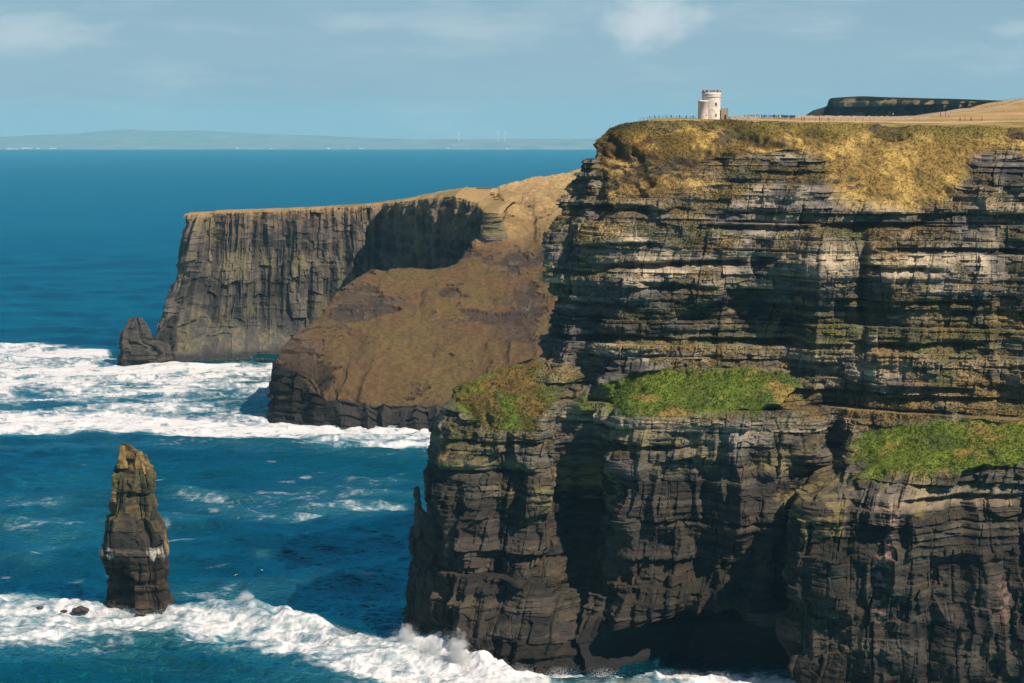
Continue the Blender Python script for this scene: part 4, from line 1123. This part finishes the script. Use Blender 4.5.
def mist_mat():
    m = bpy.data.materials.new('drifting_mist'); m.use_nodes = True
    nt = m.node_tree; nt.nodes.clear(); N = nt.nodes; L = nt.links
    out = N.new('ShaderNodeOutputMaterial'); v = N.new('ShaderNodeVolumePrincipled'); L.new(v.outputs[0], out.inputs['Volume'])
    v.inputs['Color'].default_value = (.97, .98, 1, 1)
    tc = N.new('ShaderNodeTexCoord'); geo = N.new('ShaderNodeNewGeometry')
    ln = N.new('ShaderNodeVectorMath'); ln.operation = 'LENGTH'; L.new(tc.outputs['Object'], ln.inputs[0])
    no = N.new('ShaderNodeTexNoise'); no.inputs['Scale'].default_value = .32; no.inputs['Detail'].default_value = 4; L.new(geo.outputs['Position'], no.inputs['Vector'])
    a = N.new('ShaderNodeMath'); a.operation = 'MULTIPLY_ADD'; L.new(no.outputs['Fac'], a.inputs[0]); a.inputs[1].default_value = 1.5; a.inputs[2].default_value = -.05
    b = N.new('ShaderNodeMath'); b.operation = 'SUBTRACT'; L.new(a.outputs[0], b.inputs[0]); L.new(ln.outputs['Value'], b.inputs[1])
    r = N.new('ShaderNodeMapRange'); r.inputs['From Min'].default_value = -.1; r.inputs['From Max'].default_value = .5; r.inputs['To Max'].default_value = .55
    L.new(b.outputs[0], r.inputs['Value']); L.new(r.outputs['Result'], v.inputs['Density'])
    return m
MIST = mist_mat()
def mist(px, py, w_, h_, dep):
    p = Wp(px, py); m = p[1] / F
    mb = MB(); mb.lathe([(max(.001, math.sin(t)), -math.cos(t)) for t in np.linspace(0, PI, 14)], 24)
    o = mb.build('sea_spray', MIST); o.location = (p[0], p[1], h_ * .35); o.scale = (w_ * m, dep, h_)
    tag(o, kind='stuff')
mist(407, 650, 14, 8.5, 5)
mist(432, 660, 18, 8, 5)
mist(457, 668, 16, 11.5, 5)
mist(247, 609, 14, 6.5, 4)
droplets('sea_spray', 9000, plume_crest, 902)
droplets('sea_spray', 6000, plume_foot, 903)
droplets('sea_spray', 4000, plume_stack, 904)

# ------------------------------------------------------------------ the round tower
def tower():
    wall = simple_mat('pale_lime_washed_stone', (.60, .52, .47), .9, .25, 1.1, .2, .06)
    dark = simple_mat('grey_battlement_stone', (.25, .22, .20), .9, .25, 2.0, .2, .05)
    stone = simple_mat('brown_rubble_stone', (.30, .235, .18), .9, .3, 2.2, .2, .08)
    glass = simple_mat('dark_window_opening', (.02, .022, .025), .4, .1)
    wood = simple_mat('dark_wooden_door', (.05, .035, .028), .7, .2)
    D = 822.0; m = D / F
    bx, by, bz = ground(712, D)
    bz -= 1.0
    root = empty('round_tower', (bx, by, bz))
    tag(root, 'pale round stone tower with battlements and a lower side turret on the cliff top', 'tower')
    cx, cy = (711.5 - 712) * m, 1.5
    R = 9.1 * m
    H = 13.0
    a = MB(); a.lathe([(R * 1.03, -1), (R * 1.02, 1), (R * .985, H - 2.6), (R * .985, H - 2.3), (R * 1.05, H - 1.9), (R * 1.05, H - 1.1), (R * .80, H - 1.1), (R * .80, H - 2.0), (0.01, H - 2.0)], 56, (cx, cy, 0))
    a.build('tower_wall', wall, root, True)
    n = 13
    for i in range(n):
        a0 = 2 * PI * i / n + .1
        mb = MB()
        # merlon: a block of the ring with thickness
        k = 4; vs = []
        for z in (H - 1.105, H - .1):
            for r_ in (R * 1.048, R * .81):
                for q in range(k + 1):
                    an = a0 + 2 * PI / n * .58 * q / k
                    vs.append((cx + r_ * math.cos(an), cy + r_ * math.sin(an), z))
        w_ = k + 1; fs = []
        for q in range(k):
            fs += [(q, q + 1, 2 * w_ + q + 1, 2 * w_ + q), (w_ + q + 1, w_ + q, 3 * w_ + q, 3 * w_ + q + 1), (2 * w_ + q, 2 * w_ + q + 1, 3 * w_ + q + 1, 3 * w_ + q)]
        fs += [(0, 2 * w_, 3 * w_, w_), (k, w_ + k, 3 * w_ + k, 2 * w_ + k)]
        mb.add(vs, fs); mb.build('merlon', dark, root)
    # string course
    s_ = MB(); s_.lathe([(R * .99, H - 2.9), (R * 1.06, H - 2.85), (R * 1.06, H - 2.6), (R * .99, H - 2.55)], 56, (cx, cy, 0)); s_.build('string_course', wall, root, True)
    # windows: recess frame and dark opening
    for px_, z, w_, h_ in ((715.3, 7.2, .75, 1.25), (715.3, 2.7, .62, 1.2)):
        x = (px_ - 712) * m; dx = x - cx
        an = -math.acos(dx / R)
        fr = MB(); fr.box((cx + math.cos(an) * R * 1.0, cy + math.sin(an) * R * 1.0, z), (w_ + .3, .22, h_ + .3), an + PI / 2)
        f = fr.build('window_frame', wall, root)
        op = MB(); op.box((cx + math.cos(an) * (R + .1), cy + math.sin(an) * (R + .1), z), (w_, .12, h_), an + PI / 2)
        op.build('window', glass, f)
    # the side turret
    tx, ty, TR, TH = (702.7 - 712) * m, -1.3, 5.1 * m, 8.6
    t = MB(); t.lathe([(TR * 1.03, -1), (TR, 1), (TR * .985, TH - .5), (TR * 1.03, TH - .45), (TR * 1.03, TH), (TR * .7, TH + .15), (.01, TH + .25)], 40, (tx, ty, 0))
    tu = t.build('turret', wall, root, True)
    an = -math.acos(max(-1, min(1, ((705.4 - 712) * m - tx) / TR)))
    sl = MB(); sl.box((tx + math.cos(an) * TR, ty + math.sin(an) * TR, 2.7), (.38, .2, .62), an + PI / 2); sl.build('window', glass, tu)
    # the small annexe with battlements and a doorway
    ax, aw, ah = (724.3 - 712) * m, 7.2 * m, 4.9
    A = MB(); A.box((ax, 1.2, ah / 2 - .5), (aw, 3.6, ah + 1)); an_ = A.build('annexe', stone, root)
    for q in (-.38, 0.0, .38):
        b_ = MB(); b_.box((ax + q * aw, -.35, ah + .35), (aw * .2, .45, .7)); b_.build('merlon', dark, an_)
    for q in (-.38, .38):
        b_ = MB(); b_.box((ax + q * aw, 2.7, ah + .35), (aw * .2, .45, .7)); b_.build('merlon', dark, an_)
    dr = MB()
    dx = ax + .35; pts = [(-.42, 0), (.42, 0), (.42, 1.6)] + [(.42 * math.cos(q), 1.6 + .42 * math.sin(q)) for q in np.linspace(.3, PI - .3, 6)] + [(-.42, 1.6)]
    vs = [(dx + p, -.72, z + 1.0) for p, z in pts] + [(dx + p, -.5, z + 1.0) for p, z in pts]; k = len(pts)
    dr.add(vs, [list(range(k)), list(range(2 * k - 1, k - 1, -1))] + [(i, i + k, (i + 1) % k + k, (i + 1) % k) for i in range(k)])
    dr.build('door', wood, an_)
tower()

# ------------------------------------------------------------------ walls, fences
def wall_run(name, pts, h, w_, mat, label, cat, seed):
    r = random.Random(seed); mb = MB()
    P = [ground(a, b) for a, b in pts]
    for (x0, y0, z0), (x1, y1, z1) in zip(P[:-1], P[1:]):
        L_ = math.hypot(x1 - x0, y1 - y0); n = max(1, int(L_ / 1.1)); rz = math.atan2(y1 - y0, x1 - x0)
        for i in range(n):
            t = (i + .5) / n
            x, y = x0 + (x1 - x0) * t, y0 + (y1 - y0) * t
            z = float(PLAT(x, y)); hh = h * r.uniform(.86, 1.1)
            mb.box((x, y + r.uniform(-.03, .03), z + hh / 2 - .25), (L_ / n * .97, w_ * r.uniform(.9, 1.1), hh + .5), rz)
    o = mb.build(name, mat)
    return tag(o, label, cat)
FLAG = simple_mat('pale_flagstone', (.40, .315, .25), .9, .3, 1.2, .2, .05)
FLAG2 = simple_mat('grey_dry_stone', (.27, .225, .18), .9, .35, 1.5, .2, .06)
wall_run('stone_wall', [(729, 838), (745, 846), (758, 852)], 1.5, .5, FLAG2, 'low rubble wall running right from the annexe of the white tower', 'wall', 1)
wall_run('flagstone_wall', [(797, 870), (830, 872), (860, 873), (930, 874)], 1.25, .2, FLAG, 'low pale flagstone wall along the cliff path right of the crowd', 'wall', 2)
wall_run('field_wall', [(832, 952), (890, 975), (925, 1010), (960, 1060), (990, 1110), (1024, 1150), (1075, 1180)], 1.1, .5, FLAG2, 'low grey stone wall climbing the tan field below the dark headland', 'wall', 3)
POST = simple_mat('weathered_fence_post', (.10, .08, .065), .9, .25)
def fence(pts, n, h, label, wire=True):
    P = [ground(a, b) for a, b in pts]
    q = np.linspace(0, len(P) - 1, n)
    pos = []
    for v in q:
        i = min(int(v), len(P) - 2); t = v - i
        x = P[i][0] * (1 - t) + P[i + 1][0] * t; y = P[i][1] * (1 - t) + P[i + 1][1] * t
        pos.append((x, y, float(PLAT(x, y))))
    root = empty('post_and_wire_fence', pos[0]); tag(root, label, 'fence')
    o = pos[0]
    for p in pos:
        mb = MB(); mb.box((p[0] - o[0], p[1] - o[1], p[2] - o[2] + h / 2 - .2), (.15, .15, h + .4)); mb.build('post', POST, root)
    for z in (h * .45, h * .85):
        mb = MB()
        for a, b in zip(pos[:-1], pos[1:]):
            d = np.array(b) - np.array(a); s = np.array([0, 0, .02])
            A = np.array(a) - np.array(o) + np.array([0, 0, z]); Bq = A + d; e = np.array([0, .02, 0])
            mb.add([A - s - e, A + s - e, A + s + e, A - s + e, Bq - s - e, Bq + s - e, Bq + s + e, Bq - s + e], [(0, 1, 5, 4), (1, 2, 6, 5), (2, 3, 7, 6), (3, 0, 4, 7)])
        mb.build('wire', POST, root)
fence([(640, 826), (665, 824), (695, 822)], 14, 1.1, 'short post and wire fence on the skyline left of the white tower')
fence([(798, 848), (830, 847), (870, 846)], 12, 1.3, 'post and wire fence along the near side of the path')
fence([(905, 985), (945, 1040), (985, 1120), (1024, 1190)], 26, 1.2, 'post and wire fence along the top edge of the tan field')

# ------------------------------------------------------------------ visitors on the path
def person_mesh(pose):
    """one continuous skinned body about 1.72 m tall, facing -Y"""
    st = {'stand': (0.0, 0.0, .0), 'walk': (.24, -.22, .18), 'look': (.05, -.04, .1)}[pose]
    up_ = .25 if pose == 'look' else 0
    v = [(0, 0, .94), (0, 0, 1.18), (0, 0, 1.40), (0, -.01, 1.50), (0, -.02, 1.60), (0, -.02, 1.70)]
    r = [.16, .15, .15, .065, .10, .085]
    e = [(0, 1), (1, 2), (2, 3), (3, 4), (4, 5)]
    for sx, f in ((-1, st[0]), (1, st[1])):
        b = len(v)
        v += [(sx * .10, 0, .86), (sx * .11, -f * .5 - .03, .48), (sx * .12, -f + .03, .09), (sx * .13, -f - .12, .04)]
        r += [.115, .075, .055, .045]
        e += [(0, b), (b, b + 1), (b + 1, b + 2), (b + 2, b + 3)]
    for sx, f in ((-1, -st[2]), (1, st[2])):
        b = len(v)
        if up_ and sx == 1:
            v += [(sx * .19, 0, 1.38), (sx * .26, -.06, 1.14), (sx * .14, -.26, 1.40), (sx * .08, -.24, 1.52)]
        else:
            v += [(sx * .19, 0, 1.38), (sx * .24, .02 - f * .4, 1.12), (sx * .24, -f - .04, .88), (sx * .235, -f - .06, .79)]
        r += [.075, .055, .042, .035]
        e += [(2, b), (b, b + 1), (b + 1, b + 2), (b + 2, b + 3)]
    me = bpy.data.meshes.new('person'); me.from_pydata(v, e, [])
    o = bpy.data.objects.new('person', me); COL.objects.link(o)
    sk = o.modifiers.new('skin', 'SKIN')
    sv = me.skin_vertices[0].data
    for q, rr in zip(sv, r): q.radius = (rr, rr * .85); 
    sv[0].use_root = True
    ss = o.modifiers.new('sub', 'SUBSURF'); ss.levels = 1; ss.render_levels = 1
    dg = bpy.context.evaluated_depsgraph_get()
    m2 = bpy.data.meshes.new_from_object(o.evaluated_get(dg))
    bpy.data.objects.remove(o); bpy.data.meshes.remove(me)
    return m2
SKIN = simple_mat('skin', (.42, .25, .18), .6, .1); HAIR = simple_mat('dark_hair', (.03, .022, .018), .6, .1)
CLOTH = {n: simple_mat(n, c, .85, .15) for n, c in dict(black_jacket=(.014, .016, .02), navy_jacket=(.018, .028, .06), red_jacket=(.30, .03, .035), white_jacket=(.62, .60, .57), green_jacket=(.04, .07, .04), dark_trousers=(.015, .015, .02), jeans=(.03, .045, .08)).items()}
PROTO = {}
def person_data(pose, jacket, trousers):
    k = (pose, jacket, trousers)
    if k in PROTO: return PROTO[k]
    base = PROTO.get(pose)
    if base is None: base = PROTO[pose] = person_mesh(pose)
    me = base.copy(); me.materials.clear()
    for q in (CLOTH[trousers], CLOTH[jacket], SKIN, HAIR): me.materials.append(q)
    for p in me.polygons:
        c = p.center
        if c.z > 1.52: p.material_index = 2 if (c.y < -.05 and c.z < 1.68) else 3
        elif c.z > .90: p.material_index = 1
        elif c.z > .74 and abs(c.x) > .2: p.material_index = 2
        else: p.material_index = 0
        p.use_smooth = True
    PROTO[k] = me
    return me
def person(px, D, pose, jacket, trousers, rz, label, group=None, s=1.0):
    o = bpy.data.objects.new('person', person_data(pose, jacket, trousers)); COL.objects.link(o)
    x, y, z = ground(px, D)
    o.location = (x, y, z - .02); o.rotation_euler = (0, 0, rz); o.scale = (s, s, s)
    return tag(o, label, 'person', group)
rp = random.Random(9)
crowd = [744.5, 748, 750.5, 752, 754, 757, 759, 761.5, 763, 764.5, 766, 768, 769.5, 771, 773, 774, 775, 776.5, 778, 779, 781.5, 782.5, 783.5, 784.5, 785.3, 786.2, 787, 788, 789.5, 790.5, 791.5, 792.5, 793.5, 794.5]
for i, x in enumerate(crowd):
    person(x, 866 + rp.uniform(-4, 4), rp.choice(['stand', 'walk', 'look']), rp.choice(['black_jacket', 'black_jacket', 'navy_jacket', 'black_jacket', 'green_jacket']), rp.choice(['dark_trousers', 'jeans']), rp.uniform(0, 6.28),
           'visitor in dark clothes among the crowd on the skyline right of the tower', 'visitors in the crowd right of the tower', rp.uniform(.98, 1.12))
person(779.8, 860, 'stand', 'white_jacket', 'jeans', 1.0, 'visitor in a white jacket among the dark crowd on the skyline')
person(746.5, 860, 'walk', 'red_jacket', 'jeans', 1.6, 'visitor in a red jacket at the left end of the crowd')
for i, x in enumerate([649.5, 654.5, 659, 666, 671, 679.5, 686.5, 693]):
    person(x, 829 + rp.uniform(-2, 3), rp.choice(['stand', 'walk']), rp.choice(['black_jacket', 'navy_jacket']), 'dark_trousers', rp.uniform(0, 6.28),
           'tiny dark figure on the grass skyline left of the white tower', 'visitors left of the tower', .9)
for x, d, ps, j, lab in ((801.5, 846, 'stand', 'black_jacket', 'leftmost dark walker of the pair on the path below the crowd'), (804, 846, 'walk', 'navy_jacket', 'rightmost dark walker of the pair on the path below the crowd'),
                         (819.5, 846, 'stand', 'black_jacket', 'lone dark walker on the path left of the dark headland foot'), (829, 846, 'walk', 'black_jacket', 'walker in black on the path below the left tip of the dark headland'),
                         (858.5, 905, 'look', 'black_jacket', 'dark figure standing alone in the field below the dark headland'), (893, 905, 'stand', 'white_jacket', 'visitor in white alone in the tan field below the dark headland'),
                         (940.5, 900, 'walk', 'black_jacket', 'walker in black at the left of the trio in the tan field'), (945.5, 900, 'stand', 'navy_jacket', 'walker in navy at the middle of the trio in the tan field'), (948.5, 900, 'walk', 'white_jacket', 'walker in white at the right of the trio in the tan field'),
                         (960, 850, 'walk', 'black_jacket', 'leftmost of the four walkers spread along the path at right'), (965, 850, 'stand', 'red_jacket', 'walker in red on the path at right'), (971, 850, 'walk', 'black_jacket', 'walker in black right of the one in red on the path'), (982, 850, 'stand', 'navy_jacket', 'rightmost of the four walkers on the path at right')):
    person(x, d, ps, j, 'dark_trousers', 1.2, lab, None, 1.1)

# ------------------------------------------------------------------ far shore
def far_hills(name, D, top, seed, c0, c1):
    xs = np.linspace(top[0][0], top[-1][0], 500)
    ys = np.interp(xs, [t[0] for t in top], [t[1] for t in top])
    ys = ys - .5 * fb2(xs / 16, xs * 0, 4, seed) * np.clip((149 - ys) / 6, .2, 1)
    rows = []
    for t in np.linspace(0, 1, 24):
        depth = D + 2600 * t
        z = np.array([at(x, y, D + 2600)[2] for x, y in zip(xs, ys)])
        zz = -5 + (z + 5) * (t ** .8)
        X = (xs - 512) / F * depth
        zz = zz + 8 * fb2(X / 700, depth / 500 + 0 * X, 3, seed + 1) * t * (1 - t) * 4
        rows.append(np.stack([X, np.full_like(X, depth), zz], -1))
    last = rows[-1].copy(); last[:, 1] += 1500; last[:, 2] -= 80; rows.append(last)
    P = np.stack(rows)
    f = fb2(P[..., 0] / 260, P[..., 1] / 400, 4, seed + 2)
    cell = hash2(np.floor(P[..., 0] / 170), np.floor(P[..., 1] / 260), seed + 3)
    col = mix(c0, c1, np.clip(.5 + f + (cell - .5) * .8, 0, 1))  # both tones paled and blued, painting some haze into the hills
    o = raw_mesh(name, P, grid_faces(*P.shape[:2]), HILL, smooth=True, attrs={'col': col})
    return tag(o, kind='structure')
far_hills('far_shore', 25000, [(-700,147),(-100,143),(0,144.5),(60,143.5),(130,143),(240,144),(330,143),(420,142.5),(450,140),(520,139.5),(560,140.5),(620,139),(800,138),(1100,134),(1500,136)], 1001, C(.12,.18,.20), C(.18,.22,.22))
far_hills('far_hills', 27500, [(-900,140),(-200,138),(-40,137.5),(20,136),(80,133.5),(110,130),(128,129),(150,130.5),(190,130.5),(215,131),(270,134),(330,136),(420,139.5),(520,139),(600,138.5),(900,132),(1500,134)], 1011, C(.13,.19,.21), C(.15,.20,.22))
WHITE = simple_mat('white_painted_render', (.75, .74, .72), .8, .05); SLATE = simple_mat('grey_slate', (.09, .09, .10), .8, .2)
rh = random.Random(12)
protoh = None
for i in range(26):
    px = rh.choice([rh.uniform(-2, 60), rh.uniform(230, 590)])
    D = 25080
    if protoh is None:
        w_ = MB(); w_.box((0, 0, 4), (18, 12, 8)); r_ = MB()
        r_.add([(-9.3, -6.5, 8), (9.3, -6.5, 8), (9.3, 6.5, 8), (-9.3, 6.5, 8), (-9.3, 0, 12), (9.3, 0, 12)], [(0, 1, 5, 4), (2, 3, 4, 5), (1, 2, 5), (3, 0, 4), (3, 2, 1, 0)])
        protoh = empty('house', (0, 0, 0)); w_.build('wall', WHITE, protoh); r_.build('roof', SLATE, protoh); h = protoh
    else:
        h = protoh.copy(); COL.objects.link(h)
        for ch in list(protoh.children):
            c = ch.copy(); COL.objects.link(c); c.parent = h
    h.location = ((px - 512) / F * D, D, rh.uniform(2, 14)); h.scale = (rh.uniform(.9, 1.8),) * 3
    tag(h, 'tiny white house on the hazy shore across the sea', 'house', 'white houses on the far shore')
def turbine(px, base_y, label):
    x, y, z = at(px, base_y, 26500)
    root = empty('wind_turbine', (x, y, z)); tag(root, label, 'wind turbine')
    t = MB(); t.lathe([(2.4, -30), (2.2, 0), (1.5, 84)], 12); t.build('tower', WHITE, root, True)
    n = MB(); n.box((0, 0, 85.5), (4, 11, 4)); n.build('nacelle', WHITE, root)
    for k in range(3):
        a = PI / 2 + k * 2 * PI / 3 + px
        c, s = math.cos(a), math.sin(a); b = MB()
        pr = [(0, 1.2), (8, 2.2), (40, .5)]
        vs = []
        for r_, w_ in pr:
            for e in (-1, 1):
                for yy in (-7.2, -6.6): vs.append((c * r_ - s * w_ * e, yy, 85.5 + s * r_ + c * w_ * e))
        fs = []
        for i in range(2):
            p = i * 4
            fs += [(p, p + 2, p + 6, p + 4), (p + 1, p + 5, p + 7, p + 3), (p, p + 4, p + 5, p + 1), (p + 2, p + 3, p + 7, p + 6)]
        fs += [(0, 1, 3, 2), (8, 10, 11, 9)]
        b.add(vs, fs); b.build('blade', WHITE, root)
turbine(459, 139.5, 'leftmost wind turbine on the hazy far shore')
turbine(498, 139, 'middle wind turbine on the hazy far shore')
turbine(505, 139, 'rightmost wind turbine on the hazy far shore')

# ------------------------------------------------------------------ gulls
def gull(px, py, D, bank, label):
    root = empty('gull', at(px, py, D)); root.rotation_euler = (0, bank, px)
    tag(root, label, 'gull')
    b = MB(); b.lathe([(.01, -.42), (.10, -.25), (.13, 0), (.09, .2), (.085, .3), (.05, .42), (.01, .48)], 10)
    o = b.build('body', WHITE, root, True); o.rotation_euler = (PI / 2, 0, 0)
    for s in (-1, 1):
        w_ = MB()
        pts = [(0.08, .16, 0), (.5, .2, .16), (1.1, -.05, .10), (.55, -.06, .14), (.08, -.16, 0)]
        vs = [(s * x, y, z + .015) for x, y, z in pts] + [(s * x, y, z - .015) for x, y, z in pts]
        w_.add(vs, [(0, 1, 2, 3, 4), (9, 8, 7, 6, 5)] + [(i, i + 5, (i + 1) % 5 + 5, (i + 1) % 5) for i in range(5)])
        w_.build('wing', WHITE, root)
gull(235.5, 575, 800, .3, 'white gull gliding over the dark swell right of the tall stack')
gull(262, 570, 790, -.4, 'white gull farther right over the swell, near the breaking crest')

# ------------------------------------------------------------------ sea air
def haze():
    mb = MB(); z0, z1 = -20.0, 520.0
    mb.box((0, 15300, (z0 + z1) / 2), (64000, 33000, z1 - z0))
    m = bpy.data.materials.new('sea_air'); m.use_nodes = True
    nt = m.node_tree; nt.nodes.clear()
    out = nt.nodes.new('ShaderNodeOutputMaterial'); v = nt.nodes.new('ShaderNodeVolumePrincipled')
    v.inputs['Color'].default_value = (.32, .70, .90, 1); v.inputs['Density'].default_value = 2.3e-5; v.inputs['Anisotropy'].default_value = 0.0
    nt.links.new(v.outputs['Volume'], out.inputs['Volume'])
    o = mb.build('haze', m); tag(o, kind='stuff')
haze()

# ------------------------------------------------------------------ camera
cd = bpy.data.cameras.new('camera'); co = bpy.data.objects.new('camera', cd); COL.objects.link(co)
co.location = (0, 0, CAM_H); co.rotation_euler = (PI / 2 - PITCH, 0, 0)
cd.sensor_width = 36; cd.lens = 36 * F / W_PX; cd.clip_start = 1; cd.clip_end = 200000
sc.camera = co

# ------------------------------------------------------------------ daylight
import mathutils
SKY_K = .050
SKY_TINT = (.62, .90, 1.02)
CLOUD_WHITE = (8.6, 9.7, 10.4); CLOUD_GREY = (3.9, 6.1, 7.6); VEIL = (4.5, 6.6, 8.1)
SUN_AZ, SUN_EL = math.radians(51), math.radians(46)      # azimuth to the right of straight behind the camera
sd = np.array([math.sin(SUN_AZ) * math.cos(SUN_EL), -math.cos(SUN_AZ) * math.cos(SUN_EL), math.sin(SUN_EL)])
ld = bpy.data.lights.new('sun', 'SUN'); lo = bpy.data.objects.new('sun', ld); COL.objects.link(lo)
ld.energy = 5.0; ld.angle = math.radians(0.5); ld.color = (1.0, 0.87, 0.71)
lo.rotation_euler = mathutils.Vector(sd).to_track_quat('Z', 'Y').to_euler()

w = bpy.data.worlds.new('World'); sc.world = w; w.use_nodes = True
nt = w.node_tree; N = nt.nodes; L = nt.links
bg = N['Background']
sky = N.new('ShaderNodeTexSky'); sky.sky_type = 'NISHITA'; sky.sun_disc = False
sky.sun_elevation = SUN_EL; sky.sun_rotation = math.atan2(sd[0], sd[1])
sky.altitude = 200; sky.air_density = 1.0; sky.dust_density = 0.0; sky.ozone_density = 4.0
tint = N.new('ShaderNodeVectorMath'); tint.operation = 'MULTIPLY'
tint.inputs[1].default_value = SKY_TINT
L.new(sky.outputs['Color'], tint.inputs[0])
# thin, soft clouds: noise on the view direction, flattened towards the horizon
tc = N.new('ShaderNodeTexCoord')
def cloud(scale, stretch, seed_, lo_, hi_):
    mp = N.new('ShaderNodeMapping'); mp.inputs['Scale'].default_value = (1, 1, stretch); mp.inputs['Location'].default_value = (seed_, seed_ * .7, seed_ * .3)
    L.new(tc.outputs['Generated'], mp.inputs['Vector'])
    no = N.new('ShaderNodeTexNoise'); no.inputs['Scale'].default_value = scale; no.inputs['Detail'].default_value = 7; no.inputs['Roughness'].default_value = .55
    L.new(mp.outputs['Vector'], no.inputs['Vector'])
    mr = N.new('ShaderNodeMapRange'); mr.interpolation_type = 'SMOOTHSTEP'
    mr.inputs['From Min'].default_value = lo_; mr.inputs['From Max'].default_value = hi_
    L.new(no.outputs['Fac'], mr.inputs['Value'])
    return mr.outputs['Result']
def puff(px, py, rx, ry, amt):
    # one small cloud standing in a given direction
    d = mathutils.Vector((at(px, py, 1000.0)[0], 1000.0, at(px, py, 1000.0)[2] - CAM_H)).normalized()
    sub = N.new('ShaderNodeVectorMath'); sub.operation = 'SUBTRACT'; L.new(tc.outputs['Generated'], sub.inputs[0]); sub.inputs[1].default_value = d
    sc_ = N.new('ShaderNodeVectorMath'); sc_.operation = 'MULTIPLY'; sc_.inputs[1].default_value = (F / rx, F / rx, F / ry); L.new(sub.outputs['Vector'], sc_.inputs[0])
    wn = N.new('ShaderNodeTexNoise'); wn.inputs['Scale'].default_value = 1.7; wn.inputs['Detail'].default_value = 6; L.new(sc_.outputs['Vector'], wn.inputs['Vector'])
    ln = N.new('ShaderNodeVectorMath'); ln.operation = 'LENGTH'; L.new(sc_.outputs['Vector'], ln.inputs[0])
    ad = N.new('ShaderNodeMath'); ad.operation = 'MULTIPLY_ADD'; L.new(wn.outputs['Fac'], ad.inputs[0]); ad.inputs[1].default_value = -1.5; L.new(ln.outputs['Value'], ad.inputs[2])
    mr = N.new('ShaderNodeMapRange'); mr.interpolation_type = 'SMOOTHSTEP'
    mr.inputs['From Min'].default_value = .5; mr.inputs['From Max'].default_value = -.75; mr.inputs['To Max'].default_value = amt
    L.new(ad.outputs[0], mr.inputs['Value'])
    return mr.outputs['Result']
def over(base, fac, rgb, k):
    mu = N.new('ShaderNodeMath'); mu.operation = 'MULTIPLY'; L.new(fac, mu.inputs[0]); mu.inputs[1].default_value = k
    mx = N.new('ShaderNodeMix'); mx.data_type = 'RGBA'
    L.new(mu.outputs[0], mx.inputs['Factor']); L.new(base, mx.inputs['A']); mx.inputs['B'].default_value = (*rgb, 1)
    return mx.outputs['Result']
c = tint.outputs['Vector']
# the pale veil that lies along the horizon of a moist sky
sep = N.new('ShaderNodeSeparateXYZ'); L.new(tc.outputs['Generated'], sep.inputs[0])
vl = N.new('ShaderNodeMapRange'); vl.interpolation_type = 'SMOOTHSTEP'
vl.inputs['From Min'].default_value = .26; vl.inputs['From Max'].default_value = .02; vl.inputs['To Max'].default_value = .82
L.new(sep.outputs['Z'], vl.inputs['Value'])
mv = N.new('ShaderNodeMix'); mv.data_type = 'RGBA'
L.new(vl.outputs['Result'], mv.inputs['Factor']); L.new(c, mv.inputs['A']); mv.inputs['B'].default_value = (*VEIL, 1)
c = mv.outputs['Result']
c = over(c, cloud(8, 4, 3.1, .40, .75), CLOUD_GREY, .7)
c = over(c, cloud(11, 5, 7.7, .48, .85), CLOUD_WHITE, .5)
for q in ((650, 18, 56, 34, .95), (25, 32, 80, 24, .6), (345, 22, 40, 12, .28), (1018, 28, 30, 10, .4), (560, 4, 60, 10, .15)):
    c = over(c, puff(*q), CLOUD_WHITE, 1.0)
L.new(c, bg.inputs['Color'])
bg.inputs['Strength'].default_value = SKY_K

vs = sc.view_settings
vs.view_transform = 'Standard'; vs.look = 'None'; vs.exposure = 0.5; vs.gamma = 1.0; vs.use_curve_mapping = False
sc.cycles.use_denoising = True; sc.cycles.denoiser = 'OPENIMAGEDENOISE'; sc.cycles.denoising_input_passes = 'RGB_ALBEDO_NORMAL'; sc.cycles.denoising_prefilter = 'ACCURATE'
sc.cycles.use_adaptive_sampling = False
sc.cycles.max_bounces = 6; sc.cycles.diffuse_bounces = 3; sc.cycles.volume_bounces = 1
